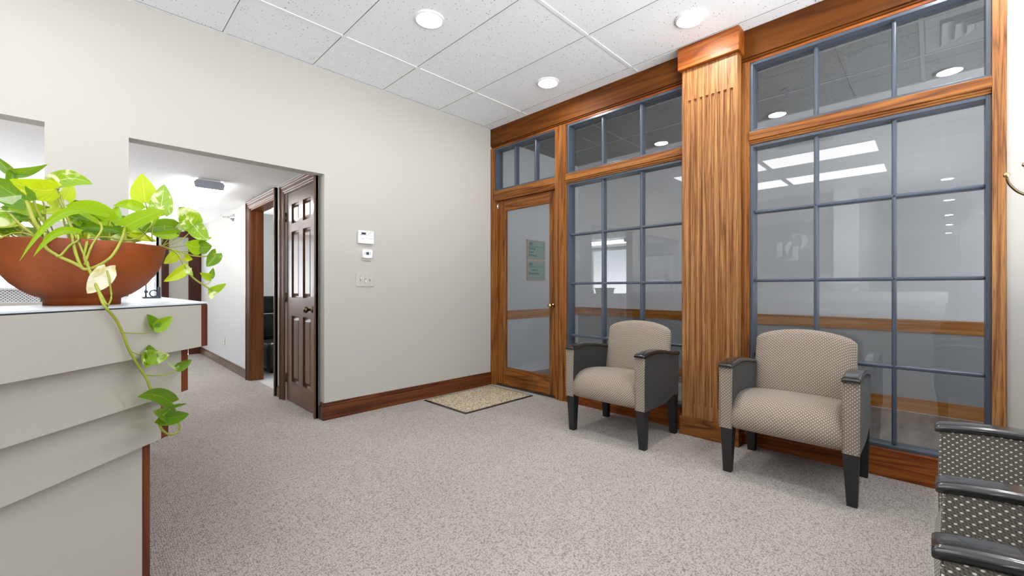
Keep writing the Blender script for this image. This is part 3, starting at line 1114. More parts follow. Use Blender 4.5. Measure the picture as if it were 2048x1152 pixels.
downlight(2.82, -0.10, 'large round downlight mirrored beside the ceiling air diffuser', 'downlights seen only as reflections')
downlight(1.60, -0.10, 'round downlight mirrored under the air diffuser above the transom bar', 'downlights seen only as reflections')
for i, (x, y) in enumerate([(-3.30, -0.17), (-5.69, -0.24), (-8.20, -0.285), (-10.47, -0.33), (-13.01, -0.37)]):
    downlight(x, y, ['topmost of the column of small lights mirrored in the right panes',
                     'second light down in the mirrored column of small lights',
                     'third light down in the mirrored column of small lights',
                     'fourth light down in the mirrored column of small lights',
                     'lowest of the column of small lights mirrored in the right panes'][i], 'corridor downlights mirrored in the right window')

def troffer(x0, x1, y0, y1, label):
    c = ((x0 + x1) / 2, (y0 + y1) / 2, CEIL)
    t = thing('fluorescent_troffer', label, 'ceiling light', c, group='fluorescent panels mirrored in the right window')
    mb = MB()
    for (a, b, e, f) in ((x0 - 0.025, x0, y0 - 0.02, y1 + 0.02), (x1, x1 + 0.025, y0 - 0.02, y1 + 0.02), (x0, x1, y0 - 0.02, y0), (x0, x1, y1, y1 + 0.02)):
        mb.box(a, b, e, f, CEIL - 0.012, CEIL, 'tee')
    mb.build('frame', t, c)
    mb = MB()
    mb.box(x0, x1, y0, y1, CEIL - 0.008, CEIL - 0.003, 'lamp_troffer')
    mb.build('diffuser', t, c)
troffer(-0.62, -0.06, 0.49, 1.69, 'long lit ceiling panel mirrored across two upper right panes')
troffer(-0.62, -0.06, 1.76, 2.96, 'lit ceiling panel end mirrored beside the pilaster, upper one')
troffer(-1.98, -1.40, 0.49, 1.69, 'lower long lit ceiling panel mirrored across two right panes')
troffer(-1.98, -1.40, 1.76, 2.96, 'lit ceiling panel end mirrored beside the pilaster, lower one')

def wrap_light(x0, x1, y0, y1, z, label, drop=0.085):
    c = ((x0 + x1) / 2, (y0 + y1) / 2, z)
    t = thing('wraparound_light', label, 'ceiling light', c)
    w = x1 - x0
    def prof(y):
        return [(x0 + 0.02, y, z - 0.012), (x0, y, z - drop * 0.45), (x0 + 0.012, y, z - drop), (x1 - 0.012, y, z - drop), (x1, y, z - drop * 0.45), (x1 - 0.02, y, z - 0.012)]
    mb = MB()
    mb.extrude(prof(y0 + 0.016), (0, y1 - y0 - 0.032, 0), 'lamp_hall')
    mb.build('lens', t, c)
    for y in (y0, y1 - 0.016):
        mb = MB()
        mb.extrude(prof(y), (0, 0.016, 0), 'cap_grey')
        mb.build('end_cap', t, c)
    for s in (-1, 1):
        xe = (x0 + x1) / 2 + s * w / 2
        mb = MB()
        mb.extrude([(xe - s * 0.019, y0 + 0.016, z - 0.012), (xe + s * 0.002, y0 + 0.016, z - drop * 0.45), (xe - s * 0.021, y0 + 0.016, z - 0.012)], (0, y1 - y0 - 0.032, 0), 'white_plastic')
        mb.build('side_rail', t, c)
    mb = MB()
    mb.box(x0 + 0.03, x1 - 0.03, y0 + 0.01, y1 - 0.01, z - 0.013, z, 'white_plastic')
    mb.build('housing', t, c)
wrap_light(0.715, 0.955, 4.83, 6.45, HALL_CEIL, 'long wraparound fluorescent light with grey end cap on hall ceiling')
wrap_light(-1.35, -1.05, 4.40, 5.62, HALL_CEIL, 'fluorescent hall light seen only mirrored in the middle window')
wrap_light(1.85, 2.25, 6.6, 7.9, 2.498, 'ceiling light glimpsed through the open doorway')

# =================================================================== ARMCHAIRS
def cushion(mb, cols, m):
    """cols: list of (profile of 3-D points) across the width, lofted; uv in metres"""
    rows = []
    uacc = 0.0
    for i, pr in enumerate(cols):
        if i:
            uacc += (Vector(cols[i][0]) - Vector(cols[i - 1][0])).length if i else 0
        rows.append([mb.bm.verts.new(p) for p in pr])
    n = len(cols[0])
    us = [p[0][1] for p in cols]
    mid = cols[len(cols) // 2]
    vs = [0.0]
    for k in range(1, n):
        vs.append(vs[-1] + (Vector(mid[k]) - Vector(mid[k - 1])).length)
    vs.append(vs[-1] + (Vector(mid[0]) - Vector(mid[-1])).length)
    for i in range(len(cols) - 1):
        for k in range(n):
            j = (k + 1) % n
            mb.face([rows[i][k], rows[i][j], rows[i + 1][j], rows[i + 1][k]], m, True,
                    [(us[i], vs[k]), (us[i], vs[k + 1]), (us[i + 1], vs[k + 1]), (us[i + 1], vs[k])])
    mb.face(list(reversed(rows[0])), m)
    mb.face(rows[-1], m)


def make_armchair(label, loc, rz, group):
    """front at local x = 0, back towards +x, centred on y; 0.64 m wide"""
    t = thing('armchair', label, 'armchair', loc, rz, group)
    HW = 0.320          # half outside width
    AW = 0.066          # arm thickness
    # arms
    for s in (-1, 1):
        ya, yb = s * (HW - AW), s * HW
        lo, hi = min(ya, yb), max(ya, yb)
        side = []
        cap = lambda x: 0.612 + 0.020 * math.sin(PI * min(1.0, max(0.0, (x + 0.02) / 0.46)) ** 0.75) - 0.026 * max(0, (x - 0.20) / 0.34) ** 1.3
        N = 14
        top = [(0.003 + 0.527 * k / N, cap(0.003 + 0.527 * k / N)) for k in range(N + 1)]
        bottom = [(0.525, 0.285), (0.46, 0.300), (0.41, 0.292), (0.35, 0.272), (0.27, 0.262), (0.012, 0.262)]
        outline = [(0.003, 0.262), (0.0, 0.45)] + top + bottom
        mb = MB()
        a = [mb.bm.verts.new((x, lo, z)) for x, z in outline]
        b = [mb.bm.verts.new((x, hi, z)) for x, z in outline]
        n = len(outline)
        for i in range(n):
            j = (i + 1) % n
            front = max(outline[i][0], outline[j][0]) < 0.01
            z0, z1 = outline[i][1], outline[j][1]
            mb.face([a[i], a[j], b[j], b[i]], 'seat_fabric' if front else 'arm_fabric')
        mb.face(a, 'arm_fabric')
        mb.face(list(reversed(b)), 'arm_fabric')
        am = mb.build('arm', t)
        # welt along the front edges
        mb = MB()
        for y in (lo, hi):
            mb.tube([(-0.001, y, 0.265), (-0.003, y, 0.45), (0.001, y, 0.610)], 0.0024, 'seat_fabric', 6)
        mb.build('piping', am)
        # lacquered cap
        mb = MB()
        rings = []
        K = 18
        cy, hw, th = (lo + hi) / 2, AW / 2 + 0.004, 0.022
        sec = [(-1, 0.0), (-1, 0.55), (-0.88, 0.90), (-0.6, 1.0), (0.6, 1.0), (0.88, 0.90), (1, 0.55), (1, 0.0)]
        xs_ = [(-0.0135, 0.45), (-0.012, 0.72), (-0.008, 0.90), (-0.002, 1.0)] + [(0.02 + 0.520 * k / K, 1.0) for k in range(K + 1)]
        for x, sc in xs_:
            z = cap(x)
            rings.append([mb.bm.verts.new((x, cy + p * hw * (0.90 + 0.10 * sc), z + th * (0.42 * (1 - sc)) + q * th * sc)) for p, q in sec])
        K = len(xs_) - 1
        for i in range(K):
            for k in range(len(sec)):
                j = (k + 1) % len(sec)
                mb.face([rings[i][k], rings[i][j], rings[i + 1][j], rings[i + 1][k]], 'black_wood', k not in (len(sec) - 1,))
        mb.face(rings[0], 'black_wood')
        mb.face(list(reversed(rings[-1])), 'black_wood')
        mb.build('arm_cap', t)
    # seat with a waterfall front
    iw = HW - AW - 0.001
    prof = [(0.50, 0.40), (0.44, 0.432), (0.34, 0.446), (0.24, 0.456), (0.15, 0.456), (0.085, 0.444), (0.034, 0.418), (0.002, 0.380), (-0.010, 0.335), (-0.006, 0.292), (0.014, 0.270), (0.05, 0.266), (0.20, 0.270), (0.48, 0.285)]
    cols = []
    for k in range(13):
        u = -1 + 2 * k / 12
        crown = 0.010 * (1 - u * u)
        cols.append([(x - (crown * 0.6 if x < 0.1 else 0), u * iw, z + (crown if z > 0.38 else 0)) for x, z in prof])
    mb = MB()
    cushion(mb, cols, 'seat_fabric')
    mb.build('seat', t)
    # back with an arched top
    cols = []
    bw = 0.262
    us = [-1, -0.985, -0.95, -0.88, -0.7, -0.45, -0.2, 0, 0.2, 0.45, 0.7, 0.88, 0.95, 0.985, 1]
    for u in us:
        top = 0.822 - 0.052 * abs(u) ** 2.2
        e = max(0.0, (abs(u) - 0.80) / 0.20)
        top -= 0.016 * e ** 2
        sh = 0.032 * e ** 3                   # side rounding
        H0 = 0.40
        pr = []
        fx = lambda z: 0.418 + 0.085 * (z - 0.40) / 0.42      # raked front
        bx = lambda z: 0.520 + 0.062 * (z - 0.40) / 0.42
        bel = 0.012 * (1 - u * u)
        for z in (H0, 0.45, 0.52, 0.60, 0.68, 0.74):
            f = (z - H0) / 0.42
            zz = H0 + (top - 0.03 - H0) * ((z - H0) / (0.74 - H0))
            pr.append((fx(zz) + sh - bel * math.sin(PI * min(1, f * 1.1)), u * bw, zz))
        for a in (20, 50, 80, 110, 140, 170):
            ar = math.radians(a)
            zc, r = top - 0.03, 0.03
            xm = (fx(zc) + sh + bx(zc) - sh) / 2
            hx = (bx(zc) - fx(zc) - 2 * sh) / 2
            pr.append((xm - hx * math.cos(ar), u * bw, zc + r * math.sin(ar)))
        for z in (0.70, 0.55, H0):
            zz = H0 + (top - 0.03 - H0) * ((z - H0) / (0.74 - H0))
            pr.append((bx(zz) - sh, u * bw, zz))
        cols.append(pr)
    mb = MB()
    cushion(mb, cols, 'seat_fabric')
    mb.build('backrest', t)
    # legs
    for (x, y, rake) in ((0.036, -1, 0.0), (0.036, 1, 0.0), (0.494, -1, 0.016), (0.494, 1, 0.016)):
        mb = MB()
        yc = y * (HW - 0.035)
        zt = 0.262 if rake == 0 else 0.292
        h0, h1 = 0.021, 0.032
        A = [mb.bm.verts.new((x + rake + (0.008 if rake == 0 else 0) + p * h0, yc + y * 0.004 + q * h0, 0.0)) for p, q in ((-1, -1), (1, -1), (1, 1), (-1, 1))]
        Bv = [mb.bm.verts.new((x + p * h1, yc + q * h1, zt)) for p, q in ((-1, -1), (1, -1), (1, 1), (-1, 1))]
        for i in range(4):
            mb.face([A[i], A[(i + 1) % 4], Bv[(i + 1) % 4], Bv[i]], 'leg_wood')
        mb.face(list(reversed(A)), 'leg_wood')
        mb.face(Bv, 'leg_wood')
        mb.build('leg', t)
    return t

CH = 'matching waiting room armchairs'
ch = make_armchair('taupe dotted armchair with darker arm sides between glass door and pilaster', (2.590, 1.663, 0), 0.0, CH)
def copy_chair(label, loc, rz):
    c = copy_tree(ch)
    c.location = loc
    c.rotation_euler = (0, 0, rz)
    c['label'] = label
    return c
def regrey(c):
    """these two chairs wear the grey weave"""
    for o in c.children_recursive:
        if o.type == 'MESH':
            for sl in o.material_slots:
                if sl.material in (M['arm_fabric'], M['seat_fabric']):
                    sl.link = 'OBJECT'
                    sl.material = M['grey_fabric']
    return c
copy_chair('taupe dotted armchair with black legs right of the fluted pilaster', (2.640, 0.571, 0), 0.0)
regrey(copy_chair('grey dotted armchair cut by the picture edge, the one beside the glass partition', (1.685, -0.018, 0), -PI / 2))
regrey(copy_chair('grey dotted armchair in the bottom corner, only its glossy black arm showing', (0.775, -0.012, 0), -PI / 2))

# =================================================================== DOOR MAT
B = (2.73, 3.15, 0)
t = thing('door_mat', 'beige flecked door mat with black rubber border before the glass door', 'door mat', B)
mb = MB()
mb.box(2.295, 3.160, 2.835, 3.462, 0.0005, 0.006, 'black_plastic', 0.002)
mb.build('rubber_border', t, B)
nt = NT('flecked_mat_pile')
v = nt.voronoi(nt.coord(), 130.0, 0.9)
sp = nt.n('ShaderNodeSeparateColor')
nt.l(v.outputs['Color'], sp.inputs[0])
c = nt.ramp(sp.outputs[0], [(0.0, lin(112, 98, 76)), (0.35, lin(172, 154, 126)), (0.75, lin(208, 194, 168)), (1.0, lin(226, 218, 200))])
nt.surf(c, 0.95, 0, 0.05, nt.bump(nt.math('SUBTRACT', 1.0, v.outputs['Distance']), 0.6, 0.006))
M['mat_pile'] = nt.m
mb = MB()
mb.box(2.318, 3.137, 2.858, 3.439, 0.004, 0.010, 'mat_pile', 0.002)
mb.build('pile', t, B)

# =================================================================== WALL CONTROLS
B = (1.733, 3.53, 1.52)
t = thing('thermostat', 'white programmable thermostat with dark display, upper of two', 'thermostat', B)
mb = MB()
mb.box(1.662, 1.804, 3.500, 3.53, 1.466, 1.578, 'white_plastic', 0.005)
mb.build('housing', t, B)
mb = MB()
mb.box(1.688, 1.728, 3.4985, 3.502, 1.542, 1.562, 'lcd')
mb.build('display', t, B)
mb = MB()
mb.box(1.664, 1.802, 3.4994, 3.502, 1.5345, 1.5358, 'grey_print')
mb.box(1.674, 1.692, 3.4992, 3.502, 1.537, 1.5405, 'grey_print')
mb.box(1.684, 1.716, 3.4992, 3.502, 1.506, 1.5085, 'grey_print')
mb.box(1.732, 1.798, 3.4992, 3.502, 1.5115, 1.5135, 'grey_print')
mb.extrude([(1.742, 3.4992, 1.540), (1.747, 3.4992, 1.540), (1.778, 3.4992, 1.563), (1.773, 3.4992, 1.563)], (0, 0.002, 0), 'grey_print')
for k in range(4):
    mb.box(1.734 + 0.016 * k, 1.742 + 0.016 * k, 3.4990, 3.502, 1.566, 1.570, 'grey_print')
mb.build('markings', t, B)

B = (1.745, 3.53, 1.38)
t = thing('small_thermostat', 'small white thermostat with square display below the larger one', 'thermostat', B)
mb = MB()
mb.extrude([(1.704, 3.53, 1.345), (1.745, 3.53, 1.340), (1.786, 3.53, 1.345), (1.792, 3.53, 1.405), (1.780, 3.53, 1.417), (1.710, 3.53, 1.417), (1.698, 3.53, 1.405)], (0, -0.028, 0), 'white_plastic')
mb.build('housing', t, B)
mb = MB()
mb.box(1.732, 1.758, 3.5005, 3.503, 1.369, 1.393, 'lcd')
mb.build('display', t, B)
for (x, z) in ((1.720, 1.389), (1.720, 1.377), (1.770, 1.389), (1.770, 1.377)):
    mb = MB()
    mb.box(x - 0.004, x + 0.004, 3.4995, 3.503, z - 0.003, z + 0.003, 'grey_print', 0.001)
    mb.build('button', t, B)
mb = MB()
mb.box(1.734, 1.756, 3.5012, 3.503, 1.404, 1.407, 'grey_print')
mb.build('marking', t, B)
mb = MB()
mb.box(1.706, 1.784, 3.520, 3.53, 1.318, 1.346, 'almond_plastic', 0.003)
mb.build('back_plate', t, B)

B = (1.733, 3.53, 1.15)
t = thing('light_switch_plate', 'almond three gang toggle switch plate under the thermostats', 'light switch', B)
mb = MB()
mb.box(1.652, 1.814, 3.523, 3.53, 1.092, 1.213, 'almond_plastic', 0.003)
mb.build('plate', t, B)
for k, up in enumerate((1, -1, 1)):
    x = 1.690 + 0.043 * k
    mb = MB()
    mb.extrude([(x - 0.004, 3.524, 1.152 + up * 0.001), (x - 0.004, 3.508, 1.152 + up * 0.012), (x - 0.004, 3.508, 1.152 + up * 0.020), (x - 0.004, 3.524, 1.152 + up * 0.012)], (0.008, 0, 0), 'white_plastic')
    mb.box(x - 0.006, x + 0.006, 3.5222, 3.524, 1.140, 1.164, 'grey_print')
    mb.build('toggle', t, B)
    for z in (1.182, 1.122):
        mb = MB()
        mb.lathe([(0.003, 3.5220), (0.003, 3.5235)], 'grey_print', (x, 0, z), 10, 'y')
        mb.build('screw', t, B)

B = (HALL_X, 6.945, 0.345)
t = thing('wall_outlet', 'white outlet plate low on the hall wall', 'outlet', B)
mb = MB()
mb.box(HALL_X - 0.006, HALL_X, 6.91, 6.98, 0.29, 0.405, 'almond_plastic', 0.002)
mb.build('plate', t, B)
for z in (0.325, 0.37):
    mb = MB()
    mb.lathe([(0.017, HALL_X - 0.0085), (0.017, HALL_X - 0.005)], 'white_plastic', (0, 6.945, z), 16, 'x')
    mb.build('socket', t, B)

B = (HALL_X, 6.44, 1.99)
t = thing('sidewall_sprinkler', 'chrome sidewall sprinkler head near the hall ceiling', 'sprinkler', B)
mb = MB()
mb.lathe([(0.048, 0.0), (0.046, -0.008), (0.026, -0.022), (0.020, -0.040), (0.012, -0.045)], 'chrome', B, 24, 'x')
mb.build('escutcheon', t, B)
mb = MB()
mb.lathe([(0.014, -0.040), (0.014, -0.070), (0.008, -0.080)], 'chrome', B, 16, 'x')
mb.tube([(HALL_X - 0.07, 6.44 - 0.016, 1.99), (HALL_X - 0.10, 6.44 - 0.022, 1.99), (HALL_X - 0.125, 6.44, 1.99), (HALL_X - 0.10, 6.44 + 0.022, 1.99), (HALL_X - 0.07, 6.44 + 0.016, 1.99)], 0.005, 'chrome', 8)
mb.build('frame_arms', t, B)
mb = MB()
mb.box(HALL_X - 0.132, HALL_X - 0.124, 6.405, 6.475, 1.975, 2.018, 'chrome', 0.002)
mb.build('deflector', t, B)

# =================================================================== VESTIBULE THINGS
def green_sign(z0, z1, label, lines, base):
    t = thing('directory_sign', label, 'sign', base, group='green signs on the vestibule wall')
    x0, x1, y = 3.985, 4.335, VEST_Y
    mb = MB()
    for (a, b, e, f) in ((x0, x0 + 0.014, z0, z1), (x1 - 0.014, x1, z0, z1), (x0, x1, z0, z0 + 0.014), (x0, x1, z1 - 0.014, z1)):
        mb.box(a, b, y - 0.022, y, e, f, 'sign_frame', 0.002)
    mb.build('frame', t, base)
    mb = MB()
    mb.box(x0 + 0.012, x1 - 0.012, y - 0.014, y - 0.001, z0 + 0.012, z1 - 0.012, 'sign_green')
    mb.build('panel', t, base)
    mb = MB()
    mb.box(x0 + 0.02, x1 - 0.02, y - 0.0155, y - 0.013, z1 - 0.086, z1 - 0.082, 'sign_ink')
    mb.build('rule', t, base)
    for (s, dx, dz, size) in lines:
        text(s, size, 'sign_ink', (x0 + dx, y - 0.0150, z1 - dz), (PI / 2, 0, 0), t, base)
M['sign_green'] = plain('sage_green_sign_face', lin(128, 156, 150), 0.4)
M['sign_frame'] = plain('tan_sign_frame', lin(176, 156, 136), 0.5)
M['sign_ink'] = plain('dark_green_sign_ink', lin(52, 76, 76), 0.5)
green_sign(1.446, 1.700, 'upper green sign with four short lines seen through the door glass',
           [('100', 0.03, 0.066, 0.050), ('Marking', 0.03, 0.122, 0.040), ('Hood', 0.03, 0.166, 0.040), ('& Wilson', 0.03, 0.210, 0.040)], (4.16, VEST_Y, 1.57))
green_sign(1.176, 1.438, 'lower green sign with centred lines seen through the door glass',
           [('200', 0.03, 0.068, 0.050), ('Leland', 0.08, 0.136, 0.045), ('Investment', 0.03, 0.182, 0.045)], (4.16, VEST_Y, 1.30))

B = (4.43, 0.925, CEIL)
t = thing('ceiling_sprinkler', 'dark pendent sprinkler on the ceiling behind the right transom', 'sprinkler', B)
M['dark_metal'] = plain('dull_dark_metal', (0.10, 0.10, 0.105, 1), 0.4, 0.8)
mb = MB()
mb.lathe([(0.045, 0.0), (0.043, -0.010), (0.024, -0.016)], 'dark_metal', B, 24)
mb.build('escutcheon', t, B)
mb = MB()
mb.lathe([(0.012, -0.012), (0.012, -0.040)], 'dark_metal', B, 12)
mb.tube([(4.412, 0.925, CEIL - 0.035), (4.405, 0.925, CEIL - 0.055), (4.43, 0.925, CEIL - 0.078), (4.455, 0.925, CEIL - 0.055), (4.448, 0.925, CEIL - 0.035)], 0.004, 'dark_metal', 8)
mb.build('frame_arms', t, B)
mb = MB()
mb.lathe([(0.024, -0.078), (0.026, -0.082), (0.010, -0.084)], 'dark_metal', B, 20)
mb.build('deflector', t, B)

def diffuser(cx, cy, label):
    B = (cx, cy, CEIL)
    t = thing('air_diffuser', label, 'air vent', B)
    mb = MB()
    h = 0.285
    for k, (r0, r1, zz0, zz1) in enumerate(((0.285, 0.215, -0.004, -0.004), (0.205, 0.150, -0.028, -0.006), (0.140, 0.095, -0.032, -0.010), (0.085, 0.045, -0.036, -0.014))):
        o = [(-r0, -r0), (r0, -r0), (r0, r0), (-r0, r0)]
        i = [(-r1, -r1), (r1, -r1), (r1, r1), (-r1, r1)]
        A = [mb.bm.verts.new((cx + x, cy + y, CEIL + zz0)) for x, y in o]
        Z = [mb.bm.verts.new((cx + x, cy + y, CEIL + zz1)) for x, y in i]
        for q in range(4):
            mb.face([A[q], A[(q + 1) % 4], Z[(q + 1) % 4], Z[q]], 'vest_tee')
    mb.build('louvre', t, B)
    mb = MB()
    mb.box(cx - 0.215, cx + 0.215, cy - 0.215, cy + 0.215, CEIL - 0.003, CEIL - 0.0005, 'gap')
    mb.build('duct_opening', t, B)
    mb = MB()
    mb.box(cx - 0.045, cx + 0.045, cy - 0.045, cy + 0.045, CEIL - 0.020, CEIL - 0.012, 'vest_tee')
    mb.build('centre_plate', t, B)
diffuser(4.215, -0.25, 'square louvred air diffuser behind the right transom glass')
diffuser(0.60, 1.12, 'square air diffuser mirrored beside the lit ceiling panels')

# =================================================================== COAT RACK
px, py = 2.775, -0.400
B = (px, py, 0)
t = thing('coat_rack', 'standing coat rack with curved brass hooks at the picture edge', 'coat rack', B)
mb = MB()
mb.lathe([(0.019, 0.03), (0.019, 1.72), (0.028, 1.74), (0.030, 1.77), (0.018, 1.80), (0.0001, 1.82)], 'leg_wood', B, 20)
mb.build('pole', t, B)
for k in range(4):
    a = math.radians(45 + 90 * k)
    mb = MB()
    mb.tube([(px, py, 0.16), (px + 0.10 * math.cos(a), py + 0.10 * math.sin(a), 0.10), (px + 0.19 * math.cos(a), py + 0.19 * math.sin(a), 0.016)], 0.014, 'leg_wood', 10)
    mb.build('foot', t, B)
for k in range(4):
    a = math.radians(118 - 87 * k)
    zo = 0.085 * (k % 2)
    ca, sa = math.cos(a), math.sin(a)
    mb = MB()
    pts = [(0.015, 1.475), (0.06, 1.458), (0.115, 1.452), (0.165, 1.470), (0.197, 1.505), (0.207, 1.535)]
    mb.tube([(px + r * ca, py + r * sa, z + zo) for r, z in pts], 0.0062, 'dark_brass', 12, taper=0.75)
    hk = mb.build('hook', t, B)
    mb = MB()
    mb.lathe([(0.0001, -0.011), (0.008, -0.007), (0.0105, 0.0), (0.008, 0.007), (0.0001, 0.011)], 'brass', (px + 0.208 * ca, py + 0.208 * sa, 1.545 + zo), 14)
    mb.build('tip', hk, B)

# =================================================================== RECEPTION COUNTER
def SL(s, l):
    return (0.70711 * (s + l), 0.70711 * (s - l))
B = SL(1.5, -1.087) + (0,)
t = thing('reception_counter', 'grey laminate reception counter with three stepped tiers and wood edges', 'reception counter', B)
IN = -1.42
S0 = -1.30
def tier(l, s, z0, z1, wide, inner=IN):
    b0, b1 = SL(s, l), SL(s + wide, l)
    y_end = 3.52
    ix = b1[0] - 0.28
    # inner corner where x = ix meets the inner line l = inner
    sc = ix / 0.70711 - inner
    c = SL(sc, inner)
    face = [SL(S0, l), b0, (b0[0], y_end), (ix, y_end), c, SL(S0, inner)]
    board = [b0, b1, (b1[0], y_end), (b0[0], y_end)]
    return face, board
tiers = [('upper_fascia', -1.087, 1.500, 0.874, 1.0205), ('middle_fascia', -1.122, 1.454, 0.725, 0.874), ('lower_fascia', -1.157, 1.413, 0.580, 0.725), ('base_panel', -1.192, 1.381, 0.0, 0.580)]
for nm, l, s, z0, z1 in tiers:
    f, b = tier(l, s, z0, z1, 0.030)
    mb = MB()
    mb.prism(f, z0, z1, 'laminate')
    mb.build(nm, t, B)
    mb = MB()
    mb.prism(b, z0, z1, 'edge_wood')
    mb.build('wood_edge', t, B)['label'] = 'dark wood edge board'
f, b = tier(-1.0885, 1.4985, 0, 0, 0.030)
whole = [f[0], b[1], b[2], f[3], f[4], f[5]]
mb = MB()
mb.prism(whole, 1.0205, 1.0245, 'gap')
mb.build('shadow_gap', t, B)
f, b = tier(-1.087, 1.500, 0, 0, 0.030)
whole = [f[0], b[1], b[2], f[3], f[4], f[5]]
mb = MB()
mb.prism(whole, 1.0245, 1.029, 'top_laminate')
mb.build('counter_top', t, B)

# =================================================================== POTHOS IN ITS BOWL
PB = (0.0, 1.844, 1.029)
pl = thing('potted_pothos', 'trailing golden pothos in a wide terracotta bowl on the counter', 'potted plant', PB)
mb = MB()
mb.lathe([(0.0001, 0.0), (0.0846, 0.0), (0.0852, 0.019), (0.0925, 0.0235), (0.109, 0.031), (0.130, 0.047), (0.148, 0.064), (0.166, 0.090), (0.1795, 0.114), (0.189, 0.145), (0.196, 0.182),
          (0.1955, 0.185), (0.191, 0.185), (0.184, 0.150), (0.174, 0.122), (0.13, 0.10), (0.0001, 0.095)], 'terracotta', PB, 64)
mb.build('bowl', pl, PB)
mb = MB()
random.seed(4)
rings = []
for i, r in enumerate((0.0001, 0.05, 0.10, 0.15, 0.183)):
    rings.append([mb.bm.verts.new((PB[0] + r * math.cos(2 * PI * k / 28), PB[1] + r * math.sin(2 * PI * k / 28), PB[2] + 0.168 + (random.uniform(-0.006, 0.006) if 0 < i < 4 else 0.0))) for k in range(28)])
for i in range(4):
    for k in range(28):
        mb.face([rings[i][k], rings[i][(k + 1) % 28], rings[i + 1][(k + 1) % 28], rings[i + 1][k]], 'soil', True)
mb.build('soil', pl, PB)

